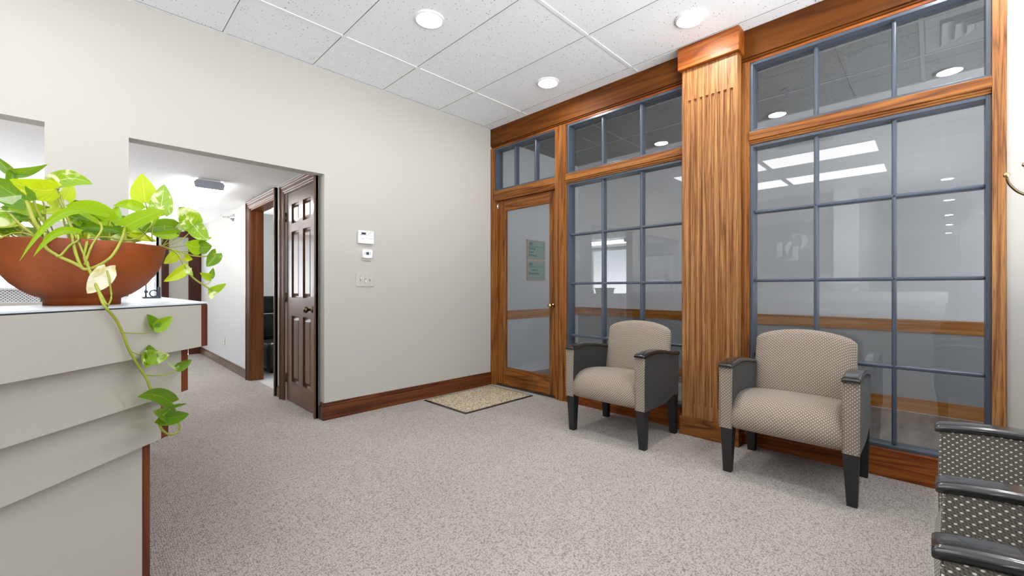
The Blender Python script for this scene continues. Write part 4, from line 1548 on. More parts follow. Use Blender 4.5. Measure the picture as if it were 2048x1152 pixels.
LEAVES = [
    ((-0.138, 1.824, 1.402), (-0.069, 1.744, 1.424), (0.002, 0.0, -0.013), 'g', 0.5, 0.1),
    ((-0.14, 1.844, 1.404), (-0.178, 1.894, 1.457), (0.006, 0.0, 0.0115), 'g', 0.4, 0.05),
    ((-0.138, 1.824, 1.408), (-0.145, 1.794, 1.359), (-0.0105, 0.0, 0.0035), 'g', 0.3, 0.1),
    ((-0.058, 1.784, 1.362), (-0.137, 1.724, 1.366), (0.004, 0.0, 0.0285), 'l', 0.12, 0.12),
    ((-0.067, 1.864, 1.393), (0.021, 1.824, 1.397), (-0.0005, 0.0, -0.0245), 'v', 0.15, -0.16),
    ((-0.108, 1.744, 1.315), (-0.179, 1.784, 1.377), (0.012, 0.0, 0.031), 'g', 0.25, 0.05),
    ((-0.107, 1.754, 1.325), (-0.164, 1.744, 1.315), (0.0, 0.0, 0.0115), 'w', 0.1, 0.1),
    ((-0.039, 1.894, 1.352), (-0.024, 1.924, 1.406), (0.015, 0.0, -0.008), 'l', 0.1, 0.0),
    ((-0.07, 1.904, 1.355), (-0.054, 1.884, 1.319), (-0.0085, 0.0, -0.009), 'l', 0.1, 0.1),
    ((0.012, 1.924, 1.345), (-0.038, 1.964, 1.368), (0.0025, 0.0, 0.011), 'g', 0.2, 0.1),
    ((0.057, 1.794, 1.286), (-0.037, 1.744, 1.314), (0.007, 0.0, 0.028), 'm', 0.18, -0.12),
    ((0.061, 1.824, 1.289), (0.078, 1.864, 1.346), (0.0165, 0.0, -0.008), 'm', 0.2, 0.1),
    ((0.137, 1.874, 1.341), (0.066, 1.844, 1.34), (0.0015, 0.0, 0.017), 'm', 0.25, -0.15),
    ((0.09, 1.744, 1.267), (0.183, 1.684, 1.319), (0.006, 0.0, -0.021), 'm', 0.2, -0.06),
    ((0.148, 1.904, 1.372), (0.14, 1.914, 1.47), (0.0325, 0.0, 0.01), 'l', 0.06, 0.03),
    ((0.185, 1.874, 1.341), (0.194, 1.864, 1.434), (0.03, 0.0, -0.001), 'v', 0.1, 0.04),
    ((0.274, 1.864, 1.301), (0.229, 1.824, 1.358), (0.0235, 0.0, 0.0245), 'v', 0.2, -0.05),
    ((0.274, 1.864, 1.305), (0.315, 1.844, 1.252), (-0.016, 0.0, -0.0205), 'v', 0.2, 0.1),
    ((0.227, 1.894, 1.293), (0.132, 1.864, 1.269), (-0.0015, 0.0, 0.0255), 'g', 0.3, -0.08),
    ((0.227, 1.884, 1.272), (0.157, 1.864, 1.264), (0.0, 0.0, 0.014), 'm', 0.3, 0.1),
    ((0.036, 1.704, 1.27), (-0.114, 1.624, 1.144), (-0.0035, 0.0, 0.0115), 'm', 0.3, -0.35),
    ((-0.01, 1.674, 1.226), (-0.09, 1.614, 1.157), (-0.0035, 0.0, 0.01), 'm', 0.3, -0.28),
    ((0.088, 1.764, 1.252), (-0.012, 1.744, 1.252), (0.0005, 0.0, 0.009), 'g', 0.3, -0.05),
    ((0.046, 1.619, 1.129), (0.007, 1.609, 1.065), (-0.0155, 0.0, 0.0185), 'p', 0.25, 0.05),
    ((0.043, 1.619, 1.124), (0.063, 1.629, 1.144), (0.005, 0.0, -0.0095), 'p', 0.2, 0.05),
    ((0.295, 1.874, 1.225), (0.249, 1.844, 1.237), (0.007, 0.0, 0.026), 'm', 0.2, 0.05),
    ((0.296, 1.864, 1.227), (0.326, 1.844, 1.23), (0.001, 0.0, -0.0235), 'g', 0.25, 0.05),
    ((0.345, 1.874, 1.208), (0.309, 1.844, 1.156), (-0.016, 0.0, 0.014), 'g', 0.3, 0.05),
    ((0.295, 1.874, 1.253), (0.326, 1.844, 1.263), (0.001, 0.0, -0.007), 'm', 0.3, 0.05),
    ((0.326, 1.864, 1.117), (0.29, 1.844, 1.134), (0.0045, 0.0, 0.0125), 'm', 0.35, 0.05),
    ((0.325, 1.864, 1.118), (0.335, 1.874, 1.154), (0.009, 0.0, -0.003), 'g', 0.35, 0.05),
    ((0.327, 1.864, 1.069), (0.369, 1.844, 1.097), (0.0055, 0.0, -0.0125), 'm', 0.4, 0.05),
    ((0.331, 1.864, 1.075), (0.321, 1.844, 1.039), (-0.012, 0.0, 0.003), 'v', 0.4, 0.05),
    ((0.25, 1.824, 1.15), (0.184, 1.784, 1.101), (-0.0075, 0.0, 0.015), 'l', 0.25, 0.04),
    ((0.245, 1.824, 1.152), (0.265, 1.804, 1.123), (-0.007, 0.0, -0.0085), 'v', 0.25, 0.05),
    ((0.234, 1.904, 1.203), (0.196, 1.894, 1.164), (-0.009, 0.0, 0.014), 'l', 0.25, 0.05),
    ((0.253, 1.884, 1.189), (0.273, 1.864, 1.181), (-0.002, 0.0, -0.011), 'l', 0.2, 0.05),
    ((-0.089, 1.864, 1.305), (-0.148, 1.824, 1.3), (0.0015, 0.0, 0.02), 'm', 0.25, -0.05),
    ((-0.144, 1.784, 1.278), (-0.166, 1.764, 1.24), (-0.008, 0.0, 0.013), 'v', 0.2, 0.05),
    ((-0.093, 1.904, 1.312), (-0.07, 1.884, 1.324), (0.0025, 0.0, -0.0115), 'g', 0.25, 0.05),
    ((-0.165, 1.864, 1.25), (-0.146, 1.844, 1.219), (-0.0065, 0.0, -0.0095), 'l', 0.2, 0.05),
    ((0.132, 1.904, 1.287), (0.114, 1.894, 1.249), (-0.0105, 0.0, 0.008), 'l', 0.2, 0.05),
    ((0.069, 1.874, 1.282), (-0.012, 1.844, 1.251), (-0.0025, 0.0, 0.02), 'g', 0.25, -0.05),
    ((0.08, 1.894, 1.26), (0.012, 1.924, 1.265), (0.0015, 0.0, 0.0185), 'm', 0.25, 0.05),
    ((0.028, 1.894, 1.299), (-0.037, 1.924, 1.304), (0.001, 0.0, 0.0135), 'g', 0.25, -0.1),
    ((-0.043, 1.904, 1.322), (-0.075, 1.884, 1.308), (-0.0005, 0.0, 0.005), 'g', 0.25, 0.0),
    ((0.189, 1.934, 1.332), (0.156, 1.944, 1.363), (0.0095, 0.0, 0.0165), 'l', 0.25, 0.0),
    ((0.217, 1.914, 1.314), (0.255, 1.904, 1.282), (-0.0065, 0.0, -0.013), 'w', 0.25, 0.05),
    ((-0.087, 1.874, 1.352), (-0.115, 1.844, 1.345), (0.0005, 0.0, 0.012), 'g', 0.25, 0.05),
    ((-0.013, 1.924, 1.28), (0.012, 1.944, 1.236), (-0.0075, 0.0, -0.0085), 'l', 0.2, 0.05),
    ((-0.054, 1.904, 1.376), (-0.087, 1.864, 1.346), (-0.003, 0.0, 0.011), 'g', 0.25, 0.05),
    ((0.151, 1.671, 0.964), (0.197, 1.702, 0.99), (0.0075, 0.008, -0.018), 'm', 0.45, 0.05),
    ((0.15, 1.669, 0.962), (0.133, 1.663, 1.002), (0.0125, 0.0125, 0.0065), 'g', 0.45, 0.05),
    ((0.128, 1.648, 0.881), (0.189, 1.694, 0.871), (0.0005, 0.0005, -0.021), 'v', 0.35, 0.08),
    ((0.13, 1.65, 0.888), (0.128, 1.643, 0.844), (-0.018, -0.018, 0.005), 'v', 0.35, 0.05),
    ((0.137, 1.657, 0.875), (0.138, 1.668, 0.91), (0.0155, 0.0155, -0.0035), 'g', 0.35, 0.05),
    ((0.21, 1.73, 0.825), (0.255, 1.76, 0.84), (0.006, 0.0055, -0.014), 'g', 0.4, 0.05),
    ((0.212, 1.732, 0.822), (0.185, 1.715, 0.849), (0.004, 0.004, 0.006), 'w', 0.4, 0.05),
    ((0.2, 1.725, 0.713), (0.108, 1.613, 0.769), (0.003, 0.003, 0.022), 'g', 0.2, -0.1),
    ((0.198, 1.723, 0.702), (0.241, 1.756, 0.697), (0.001, 0.001, -0.005), 'g', 0.2, 0.0),
    ((0.197, 1.727, 0.678), (0.146, 1.644, 0.715), (0.003, 0.0035, 0.022), 'g', 0.25, 0.05),
    ((0.163, 1.688, 0.682), (0.247, 1.752, 0.662), (0.0025, 0.002, -0.0225), 'g', 0.25, 0.05),
]
STEMS = [
    ([(0.009, 1.694, 1.215), (0.011, 1.656, 1.224), (0.002, 1.644, 1.169), (0.01, 1.629, 1.135), (0.024, 1.614, 1.086), (0.044, 1.567, 1.03)], 0.0045),
    ([(0.029, 1.612, 1.068), (0.039, 1.558, 1.033), (0.06, 1.579, 0.998), (0.074, 1.593, 0.962), (0.091, 1.609, 0.904), (0.113, 1.632, 0.852), (0.131, 1.65, 0.811), (0.146, 1.665, 0.761), (0.163, 1.683, 0.729), (0.193, 1.716, 0.689), (0.215, 1.739, 0.648), (0.22, 1.747, 0.616), (0.194, 1.723, 0.613), (0.17, 1.701, 0.643), (0.164, 1.697, 0.668)], 0.0042),
    ([(0.046, 1.619, 1.128), (0.051, 1.609, 1.094), (0.054, 1.608, 1.055), (0.047, 1.566, 1.037), (0.04, 1.56, 1.038)], 0.0028),
    ([(-0.018, 1.695, 1.215), (-0.022, 1.657, 1.224), (-0.015, 1.648, 1.176), (-0.003, 1.631, 1.135), (0.01, 1.629, 1.131)], 0.005),
    ([(-0.056, 1.707, 1.215), (-0.07, 1.669, 1.224), (-0.07, 1.652, 1.214), (-0.07, 1.658, 1.188), (-0.047, 1.644, 1.165), (-0.021, 1.634, 1.149), (-0.0, 1.63, 1.133)], 0.005),
    ([(0.089, 1.744, 1.264), (0.079, 1.674, 1.224), (0.055, 1.639, 1.168), (0.024, 1.632, 1.139), (0.005, 1.63, 1.131)], 0.0045),
    ([(0.033, 1.704, 1.27), (0.036, 1.674, 1.244), (0.016, 1.644, 1.197), (0.002, 1.632, 1.142)], 0.0035),
    ([(-0.013, 1.695, 1.215), (-0.016, 1.657, 1.224), (-0.003, 1.648, 1.184), (0.01, 1.631, 1.143)], 0.0035),
    ([(0.069, 1.588, 0.959), (0.102, 1.618, 0.951), (0.134, 1.651, 0.948), (0.151, 1.671, 0.962)], 0.0018),
    ([(0.091, 1.609, 0.904), (0.113, 1.63, 0.887), (0.137, 1.657, 0.879)], 0.0016),
    ([(0.125, 1.644, 0.826), (0.162, 1.679, 0.812), (0.196, 1.714, 0.811), (0.212, 1.732, 0.823)], 0.0022),
    ([(0.183, 1.874, 1.225), (0.217, 1.844, 1.208), (0.233, 1.824, 1.182), (0.248, 1.824, 1.145), (0.275, 1.844, 1.112), (0.304, 1.854, 1.09), (0.331, 1.864, 1.07)], 0.0036),
    ([(0.304, 1.854, 1.09), (0.322, 1.859, 1.1), (0.325, 1.864, 1.118)], 0.0015),
    ([(0.183, 1.874, 1.225), (0.235, 1.864, 1.206), (0.278, 1.864, 1.194), (0.318, 1.864, 1.196), (0.345, 1.874, 1.207)], 0.0028),
    ([(0.194, 1.874, 1.226), (0.227, 1.894, 1.254), (0.257, 1.914, 1.305)], 0.0018),
    ([(0.202, 1.874, 1.224), (0.238, 1.864, 1.247), (0.262, 1.864, 1.274), (0.274, 1.864, 1.301)], 0.002),
    ([(0.209, 1.874, 1.219), (0.251, 1.874, 1.23), (0.295, 1.874, 1.253)], 0.0018),
    ([(0.202, 1.874, 1.214), (0.255, 1.874, 1.208), (0.295, 1.874, 1.225)], 0.0018),
    ([(0.191, 1.874, 1.225), (0.214, 1.884, 1.262), (0.234, 1.894, 1.294)], 0.0018),
    ([(0.162, 1.844, 1.233), (0.164, 1.864, 1.283), (0.185, 1.874, 1.341)], 0.002),
    ([(0.161, 1.864, 1.239), (0.163, 1.894, 1.286), (0.148, 1.904, 1.372)], 0.002),
    ([(0.189, 1.874, 1.237), (0.197, 1.884, 1.289), (0.189, 1.894, 1.318)], 0.0022),
    ([(0.159, 1.824, 1.233), (0.138, 1.804, 1.257), (0.117, 1.784, 1.277)], 0.0024),
    ([(-0.012, 1.744, 1.222), (-0.035, 1.794, 1.289), (-0.059, 1.794, 1.368)], 0.0045),
    ([(-0.018, 1.824, 1.244), (-0.038, 1.844, 1.307), (-0.048, 1.884, 1.361)], 0.003),
    ([(-0.074, 1.814, 1.254), (-0.093, 1.824, 1.301), (-0.102, 1.844, 1.339)], 0.004),
    ([(-0.078, 1.844, 1.257), (-0.081, 1.864, 1.312), (-0.087, 1.874, 1.352)], 0.003),
    ([(-0.079, 1.704, 1.228), (-0.095, 1.714, 1.265), (-0.108, 1.744, 1.315)], 0.006),
    ([(-0.065, 1.711, 1.215), (-0.081, 1.673, 1.224)], 0.005),
    ([(-0.093, 1.724, 1.221), (-0.119, 1.744, 1.25), (-0.141, 1.784, 1.282)], 0.004),
    ([(0.056, 1.784, 1.222), (0.056, 1.784, 1.256), (0.057, 1.794, 1.286)], 0.003),
    ([(0.09, 1.744, 1.222), (0.09, 1.744, 1.247), (0.09, 1.744, 1.267)], 0.004),
    ([(-0.009, 1.694, 1.215), (-0.011, 1.656, 1.224), (-0.011, 1.643, 1.208), (-0.026, 1.644, 1.194), (-0.042, 1.639, 1.167), (-0.052, 1.639, 1.164)], 0.0035),
    ([(-0.15, 1.71, 1.21), (-0.133, 1.744, 1.225), (-0.114, 1.744, 1.228), (-0.091, 1.665, 1.215)], 0.003),
    ([(0.005, 1.744, 1.223), (0.046, 1.744, 1.231), (0.089, 1.744, 1.226), (0.121, 1.744, 1.233)], 0.003),
    ([(-0.12, 1.794, 1.217), (-0.122, 1.794, 1.232), (-0.117, 1.794, 1.24)], 0.004),
]


def leaf(mb, base, tip, half, mat, fold, droop):
    base, tip, half = Vector(base), Vector(tip), Vector(half)
    ax = tip - base
    L = ax.length
    a = ax.normalized()
    half = half - a * half.dot(a)
    w = max(half.length, 0.004)
    b = half.normalized()
    n = a.cross(b)
    if n.y > 0 and abs(n.y) > 0.2:
        n = -n
    up = Vector((0, 0, 1))
    NR, NC = 11, 3
    def width(t):
        # heart-shaped blade: broad near the base, drawn out to a tip
        if t <= 0: return 0.52
        return max(0.0, (math.sin(PI * (0.16 + 0.84 * t) ** 0.80)) ** 0.75 * (1.0 - 0.16 * t))
    grid = []
    for i in range(NR + 1):
        t = i / NR
        row = []
        wt = width(t) * w * 1.16 if i < NR else 0.0
        for j in range(-NC, NC + 1):
            c = j / NC
            back = -0.15 * L * (1 - t) ** 6 * abs(c) ** 1.0 if t < 0.5 else 0.0
            arc = droop * L * 4 * t * (1 - t)
            lift = abs(c) ** 1.2 * wt * fold - 0.06 * wt * (1 - abs(c))
            wave = 0.03 * w * math.sin(7 * t + 2.1 * c) * abs(c)
            p = base + a * (t * L + back) + b * (c * wt * (1 - 0.12 * fold)) + n * (lift + wave) - up * arc
            row.append(mb.bm.verts.new(p))
        grid.append(row)
    W = 2 * NC
    for i in range(NR):
        for j in range(W):
            uv = [(j / W, i / NR), ((j + 1) / W, i / NR), ((j + 1) / W, (i + 1) / NR), (j / W, (i + 1) / NR)]
            mb.face([grid[i][j], grid[i][j + 1], grid[i + 1][j + 1], grid[i + 1][j]], 'leaf_' + mat, True, uv)

mb = MB()
hang = MB()
for (b_, t_, h_, m_, fo, dr) in LEAVES:
    leaf(hang if max(b_[2], t_[2]) < 1.03 else mb, b_, t_, h_, m_, fo, dr)
# leaves on the far side of the bowl, filling in behind the front ones
random.seed(11)
for k in range(26):
    x = random.uniform(-0.17, 0.17)
    y = PB[1] + random.uniform(0.0, 0.15)
    z = random.uniform(1.235, 1.315)
    an = random.uniform(-0.5, PI + 0.5)
    L = random.uniform(0.055, 0.085)
    d = Vector((math.cos(an) * 0.9, -0.25 + random.uniform(-0.4, 0.5), random.uniform(-0.3, 0.35))).normalized()
    side = d.cross(Vector((random.uniform(-0.3, 0.3), -0.6, 0.8))).normalized()
    leaf(mb, (x, y, z), Vector((x, y, z)) + d * L, side * L * 0.34, random.choice('gmmlv'), 0.22, 0.05)
    mb.tube([(x * 0.5, PB[1] + (y - PB[1]) * 0.5, PB[2] + 0.165), (x * 0.85, y - 0.005, (z + PB[2] + 0.165) / 2 + 0.01), (x, y, z)], 0.0022, 'stem', 6)
for k in range(12):
    an = math.radians(150 + 9 * k)
    r0 = random.uniform(0.10, 0.16)
    p = Vector((PB[0] + r0 * math.cos(an), PB[1] + r0 * math.sin(an), random.uniform(1.235, 1.29)))
    if p.x > -0.115:
        continue
    d = Vector((math.cos(an), 0.5 * math.sin(an), random.uniform(-0.25, 0.2))).normalized()
    side = d.cross(Vector((0.0, -0.5, 0.85))).normalized()
    leaf(mb, p, p + d * 0.075, side * 0.024, random.choice('gmlv'), 0.22, 0.05)
    mb.tube([(PB[0] + 0.5 * (p.x - PB[0]), PB[1] + 0.5 * (p.y - PB[1]), PB[2] + 0.165), (p.x * 0.9, p.y, p.z - 0.012), p], 0.0022, 'stem', 6)
mb.build('foliage', pl, PB)
hang.build('hanging_foliage', pl, PB)
up_, dn_ = MB(), MB()
for pts, r in STEMS:
    (dn_ if pts[-1][2] < 1.045 else up_).tube(pts, r * 0.82, 'stem', 8)
up_.build('stems', pl, PB)
dn_.build('hanging_vine', pl, PB)

# =================================================================== THINGS ON AND BEHIND THE COUNTER
B = (0.235, 2.76, 1.029)
t = thing('tape_dispenser', 'small dark desk stand with ring and two posts on the counter', 'desk accessory', B)
M['navy'] = plain('dark_blue_plastic', lin(30, 44, 62), 0.35)
mb = MB()
mb.box(B[0] - 0.032, B[0] + 0.038, B[1] - 0.018, B[1] + 0.018, B[2], B[2] + 0.007, 'navy', 0.003)
mb.build('base', t, B)
mb = MB()
mb.lathe([(0.004, 0.005), (0.003, 0.070)], 'navy', (B[0] - 0.018, B[1], B[2]), 10)
mb.box(B[0] - 0.025, B[0] - 0.010, B[1] - 0.008, B[1] + 0.008, B[2] + 0.026, B[2] + 0.040, 'navy', 0.003)
mb.build('tall_post', t, B)
mb = MB()
mb.box(B[0] + 0.028, B[0] + 0.037, B[1] - 0.008, B[1] + 0.008, B[2] + 0.005, B[2] + 0.056, 'navy', 0.002)
mb.build('short_post', t, B)
mb = MB()
mb.tube([(B[0] + 0.012 + 0.016 * math.cos(a * PI / 6), B[1], B[2] + 0.024 + 0.016 * math.sin(a * PI / 6)) for a in range(13)], 0.0035, 'navy', 8)
mb.build('ring', t, B)

B = (-0.40, 4.45, 0)
t = thing('hall_cabinet', 'white cabinet behind the counter carrying the perforated basket', 'cabinet', B)
mb = MB()
mb.box(-1.10, -0.18, 4.25, 4.70, 0.0, 0.975, 'white_plastic', 0.004)
mb.build('body', t, B)
for k in range(2):
    mb = MB()
    mb.box(-1.08 + 0.45 * k, -0.65 + 0.45 * k, 4.236, 4.25, 0.08, 0.94, 'white_plastic', 0.004)
    dd = mb.build('door', t, B)
    mb = MB()
    mb.box(-0.70 + 0.08 * k, -0.69 + 0.08 * k, 4.215, 4.237, 0.50, 0.62, 'chrome', 0.003)
    mb.build('handle', dd, B)

B = (-0.36, 4.42, 0.975)
t = thing('perforated_basket', 'white plastic basket with diamond holes left of the bowl', 'basket', B)
nt = NT('perforated_white_plastic')
sx = nt.n('ShaderNodeSeparateXYZ')
nt.l(nt.coord('Object', (55, 55, 55)), sx.inputs[0])
fx = nt.math('ABSOLUTE', nt.math('SUBTRACT', nt.math('FRACT', nt.math('ADD', sx.outputs[0], sx.outputs[2])), 0.5))
fz = nt.math('ABSOLUTE', nt.math('SUBTRACT', nt.math('FRACT', nt.math('SUBTRACT', sx.outputs[0], sx.outputs[2])), 0.5))
hole = nt.math('LESS_THAN', nt.math('MAXIMUM', fx, fz), 0.30)
nt.surf(nt.mix(hole, (0.78, 0.78, 0.80, 1), (0.16, 0.17, 0.19, 1)), 0.4)
M['perforated'] = nt.m
mb = MB()
w0, w1, d0, d1, hh = 0.14, 0.16, 0.10, 0.12, 0.10
lo = [(-w0, -d0), (w0, -d0), (w0, d0), (-w0, d0)]
hi = [(-w1, -d1), (w1, -d1), (w1, d1), (-w1, d1)]
A = [mb.bm.verts.new((B[0] + x, B[1] + y, B[2])) for x, y in lo]
Z = [mb.bm.verts.new((B[0] + x, B[1] + y, B[2] + hh)) for x, y in hi]
Y = [mb.bm.verts.new((B[0] + x * 0.95, B[1] + y * 0.95, B[2] + hh)) for x, y in hi]
X = [mb.bm.verts.new((B[0] + x * 0.95, B[1] + y * 0.95, B[2] + 0.006)) for x, y in lo]
for i in range(4):
    j = (i + 1) % 4
    mb.face([A[i], A[j], Z[j], Z[i]], 'perforated')
    mb.face([Z[i], Z[j], Y[j], Y[i]], 'white_plastic')
    mb.face([Y[i], Y[j], X[j], X[i]], 'white_plastic')
mb.face(list(reversed(A)), 'white_plastic')
mb.face(X, 'white_plastic')
mb.build('body', t, B)
mb = MB()
for (a, b, e, f) in ((-0.168, 0.168, -0.128, -0.114), (-0.168, 0.168, 0.114, 0.128), (-0.168, -0.154, -0.128, 0.128), (0.154, 0.168, -0.128, 0.128)):
    mb.box(B[0] + a, B[0] + b, B[1] + e, B[1] + f, B[2] + 0.092, B[2] + 0.108, 'white_plastic', 0.004)
mb.build('rim', t, B)

B = (-0.55, 5.35, 0)
t = thing('filing_cabinet', 'dark grey filing cabinet beyond the white basket', 'filing cabinet', B)
M['dark_grey'] = plain('dark_grey_enamel', lin(74, 76, 80), 0.4)
mb = MB()
mb.box(-0.95, -0.16, 5.05, 5.60, 0, 1.02, 'dark_grey', 0.005)
mb.build('body', t, B)
for k in range(3):
    mb = MB()
    mb.box(-0.93, -0.18, 5.034, 5.05, 0.05 + 0.32 * k, 0.35 + 0.32 * k, 'dark_grey', 0.004)
    q = mb.build('drawer', t, B)
    mb = MB()
    mb.box(-0.62, -0.49, 5.015, 5.035, 0.24 + 0.32 * k, 0.26 + 0.32 * k, 'chrome', 0.004)
    mb.build('handle', q, B)

# black furniture inside the open doorway
B = (1.95, 6.15, 0)
t = thing('leather_stool', 'black padded leather stool just inside the open doorway', 'stool', B)
mb = MB()
mb.box(1.62, 2.30, 5.90, 6.46, 0.03, 0.385, 'black_leather', 0.07, seg=5)
mb.build('padded_body', t, B)
mb = MB()
mb.tube([(1.70, 5.98, 0.372), (1.74, 6.02, 0.42), (1.90, 6.02, 0.425), (1.96, 5.98, 0.372)], 0.014, 'black_leather', 10)
mb.build('handle', t, B)
for (x, y) in ((1.69, 5.97), (2.23, 5.97), (1.69, 6.39), (2.23, 6.39)):
    mb = MB()
    mb.lathe([(0.025, 0.0), (0.025, 0.05)], 'black_plastic', (x, y, 0), 14)
    mb.build('foot', t, B)

B = (2.1, 6.95, 0)
t = thing('black_shelf_unit', 'tall black shelf unit against the wall inside the open doorway', 'shelf unit', B)
mb = MB()
mb.box(1.62, 1.65, 6.65, 7.25, 0, 0.955, 'black_wood')
mb.box(2.57, 2.60, 6.65, 7.25, 0, 0.955, 'black_wood')
mb.box(1.65, 2.57, 7.22, 7.25, 0, 0.955, 'black_wood')
mb.box(1.60, 2.62, 6.63, 7.27, 0.925, 0.965, 'black_wood', 0.004)
mb.build('carcass', t, B)
for z in (0.05, 0.40, 0.68):
    mb = MB()
    mb.box(1.65, 2.57, 6.66, 7.22, z, z + 0.025, 'black_wood')
    mb.build('shelf', t, B)
B2 = (1.86, 6.80, 0.705)
t = tag(thing('silver_tray', 'small silver tray on the shelf of the black unit', 'tray', B2), 'small silver tray on the shelf of the black unit', 'tray')
mb = MB()
mb.box(1.72, 2.00, 6.69, 6.90, 0.706, 0.725, 'chrome', 0.006)
mb.build('body', t, B2)

# =================================================================== THINGS SEEN MIRRORED IN THE GLASS
# emblem on the wall behind the reception counter
EM = dict(
    stroke=[(2.215, 1.995), (2.12, 1.988), (2.12, 1.698), (2.215, 1.703)],
    slanted_stroke=[(2.085, 1.853), (2.025, 1.988), (1.952, 1.987), (2.034, 1.725)],
    footed_stroke=[(1.948, 1.896), (1.852, 1.889), (1.856, 1.616), (2.091, 1.612), (2.083, 1.646), (2.013, 1.64), (1.948, 1.677)],
    bowl_stroke=[(1.948, 2.136), (1.792, 2.125), (1.733, 2.087), (1.702, 2.026), (1.698, 1.967), (1.724, 1.899), (1.773, 1.851), (1.844, 1.837), (1.812, 1.882), (1.794, 1.951), (1.792, 2.021), (1.802, 2.069), (1.832, 2.114), (1.872, 2.122), (1.922, 2.079), (1.948, 2.034)])
B = (-3.2, 1.95, 1.87)
t = thing('wall_emblem', 'white monogram emblem mirrored in the pane right of pilaster', 'emblem', B)
M['emblem'] = plain('white_emblem', (0.9, 0.9, 0.9, 1), 0.4)
M['emblem_field'] = paint('grey_emblem_field', (0.24, 0.245, 0.25, 1))  # dark field added behind the emblem so its strokes stand out
for nm, pts in EM.items():
    mb = MB()
    mb.extrude([(-3.186, y, z) for y, z in pts], (0.016, 0, 0), 'emblem')
    mb.build(nm, t, B)
mb = MB()
mb.box(-3.1995, -3.186, 1.32, 2.62, 1.35, 2.36, 'emblem_field')
mb.build('dark_field', t, B)

B = (-2.59, 4.48, 1.5)
t = thing('framed_picture', 'framed pale landscape with bare tree mirrored beside the pilaster', 'picture', B)
nt = NT('pale_landscape_print')
gz = nt.n('ShaderNodeSeparateXYZ')
nt.l(nt.coord('Object', (1, 1, 1)), gz.inputs[0])
nz = nt.noise(nt.coord('Object', (9, 9, 26)), 1.0, 4.0, 0.6)
hgt = nt.math('ADD', gz.outputs[2], nt.math('MULTIPLY', nt.math('SUBTRACT', nz, 0.5), 0.16))
c = nt.ramp(nt.math('ADD', nt.math('MULTIPLY', hgt, 2.0), 0.5), [(0.0, (0.36, 0.33, 0.28, 1)), (0.34, (0.62, 0.60, 0.56, 1)), (0.46, (0.36, 0.38, 0.42, 1)), (0.52, (0.72, 0.74, 0.78, 1)), (1.0, (0.62, 0.68, 0.78, 1))])
nt.surf(c, 0.5)
M['print'] = nt.m
y0, y1, z0, z1 = 4.04, 4.92, 1.17, 1.84
mb = MB()
for (a, b, e, f) in ((y0, y1, z0, z0 + 0.03), (y0, y1, z1 - 0.03, z1), (y0, y0 + 0.03, z0, z1), (y1 - 0.03, y1, z0, z1)):
    mb.box(-2.6, -2.57, a, b, e, f, 'leg_wood', 0.003)
mb.build('frame', t, B)
mb = MB()
mb.box(-2.598, -2.588, y0 + 0.02, y1 - 0.02, z0 + 0.02, z1 - 0.02, 'white_paint')
mb.build('mount', t, B)
mb = MB()
mb.box(-2.589, -2.585, y0 + 0.11, y1 - 0.11, z0 + 0.11, z1 - 0.10, 'print')
pr = mb.build('print', t, B)
mb = MB()
for pts, r in (([(4.68, 1.36), (4.685, 1.46), (4.67, 1.56), (4.68, 1.66)], 0.010), ([(4.675, 1.53), (4.62, 1.60), (4.54, 1.64)], 0.005), ([(4.67, 1.56), (4.73, 1.64), (4.76, 1.70)], 0.005), ([(4.60, 1.61), (4.58, 1.67)], 0.003)):
    mb.tube([(-2.584, y, z) for y, z in pts], r, 'grey_print', 6, taper=0.4)
mb.build('bare_tree', pr, B)

# wooden cabinet below the pass-through and the sculpture on its ledge
B = (-0.98, 3.40, 0)
t = thing('credenza', 'warm wood cabinet under the pass-through, mirrored beside the pilaster', 'cabinet', B)
mb = MB()
mb.box(-1.56, -0.42, 3.20, 3.525, 0.06, 0.985, 'cabinet_oak', 0.003)
mb.box(-1.52, -0.46, 3.23, 3.50, 0.0, 0.06, 'leg_wood')
mb.box(-1.58, -0.40, 3.185, 3.527, 0.985, 1.010, 'cabinet_oak', 0.004)
mb.build('body', t, B)
for k in range(2):
    mb = MB()
    mb.box(-1.54 + 0.56 * k, -1.0 + 0.56 * k, 3.184, 3.2, 0.09, 0.96, 'cabinet_oak', 0.004)
    q = mb.build('door', t, B)
    mb = MB()
    mb.lathe([(0.012, 3.184), (0.008, 3.172), (0.014, 3.160), (0.0001, 3.156)], 'dark_brass', (-1.04 + 0.12 * k, 0, 0.62), 14, 'y')
    mb.build('knob', q, B)

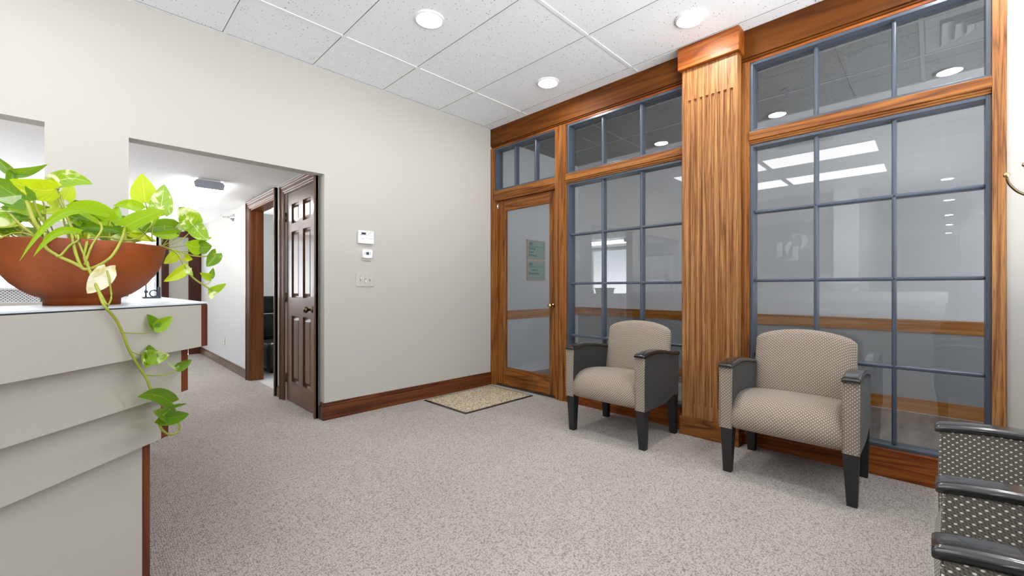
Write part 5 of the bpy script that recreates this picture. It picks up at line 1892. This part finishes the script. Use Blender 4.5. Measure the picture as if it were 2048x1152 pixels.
B = (-0.95, 3.36, 1.0125)
t = thing('horse_sculpture', 'thin legged bronze horse sculpture mirrored before the framed picture', 'sculpture', B)
mb = MB()
hx, hy, hz = B
def H(x, z, y=0.0):
    return (hx + x, hy + y, hz + z)
mb.tube([H(-0.17, 0.175), H(-0.05, 0.165), H(0.08, 0.175), H(0.20, 0.185)], 0.040, 'dark_brass', 12, taper=0.9)
mb.tube([H(0.18, 0.19), H(0.24, 0.25), H(0.27, 0.30)], 0.034, 'dark_brass', 10, taper=0.6)
mb.tube([H(0.255, 0.305), H(0.31, 0.285), H(0.36, 0.250)], 0.024, 'dark_brass', 10, taper=0.55)
mb.tube([H(0.262, 0.31), H(0.258, 0.345)], 0.007, 'dark_brass', 6, taper=0.4)
for pts in ([H(-0.16, 0.16, 0.02), H(-0.20, 0.10, 0.02), H(-0.17, 0.07, 0.02), H(-0.23, 0.014, 0.02)],
            [H(-0.14, 0.16, -0.02), H(-0.11, 0.10, -0.02), H(-0.07, 0.06, -0.02), H(-0.12, 0.014, -0.02)],
            [H(0.17, 0.17, 0.02), H(0.23, 0.11, 0.02), H(0.19, 0.07, 0.02), H(0.20, 0.045, 0.02)],
            [H(0.15, 0.16, -0.02), H(0.12, 0.09, -0.02), H(0.08, 0.014, -0.02)]):
    mb.tube(pts, 0.018, 'dark_brass', 8, taper=0.5)
mb.tube([H(-0.20, 0.19), H(-0.26, 0.16), H(-0.29, 0.09)], 0.014, 'dark_brass', 8, taper=0.4)
mb.build('body', t, B)

# glass dish on the counter and a small plant at its far end
B = SL(0.05, -1.26) + (1.029,)
t = thing('glass_dish', 'wide clear glass dish on the counter, mirrored in right panes', 'dish', B)
mb = MB()
mb.lathe([(0.0001, 0.0), (0.10, 0.0), (0.17, 0.045), (0.25, 0.105), (0.255, 0.11), (0.245, 0.108), (0.165, 0.052), (0.095, 0.010), (0.0001, 0.009)], 'dish_glass', B, 40)
mb.build('body', t, B)

B = (0.12, 3.36, 1.029)
t = thing('small_pot_plant', 'small blue grey plant in a white pot, mirrored in middle window', 'potted plant', B)
mb = MB()
mb.lathe([(0.0001, 0.0), (0.040, 0.0), (0.055, 0.10), (0.050, 0.10), (0.046, 0.085), (0.0001, 0.085)], 'white_plastic', B, 28)
mb.build('pot', t, B)
M['blue_leaf'] = plain('blue_grey_leaf', lin(92, 116, 124), 0.5, var=0.3)
mb = MB()
random.seed(3)
for k in range(34):
    a = random.uniform(0, 2 * PI)
    e = random.uniform(0.2, 1.4)
    d = Vector((math.cos(a) * math.cos(e), math.sin(a) * math.cos(e), math.sin(e)))
    b = Vector(B) + Vector((0, 0, 0.085))
    s = d.cross(Vector((0, 0, 1))).normalized() * 0.012
    L = random.uniform(0.08, 0.12)
    vv = [mb.bm.verts.new(p) for p in (b, b + d * L * 0.6 + s, b + d * L, b + d * L * 0.6 - s)]
    mb.face(vv, 'blue_leaf')
mb.build('foliage', t, B)
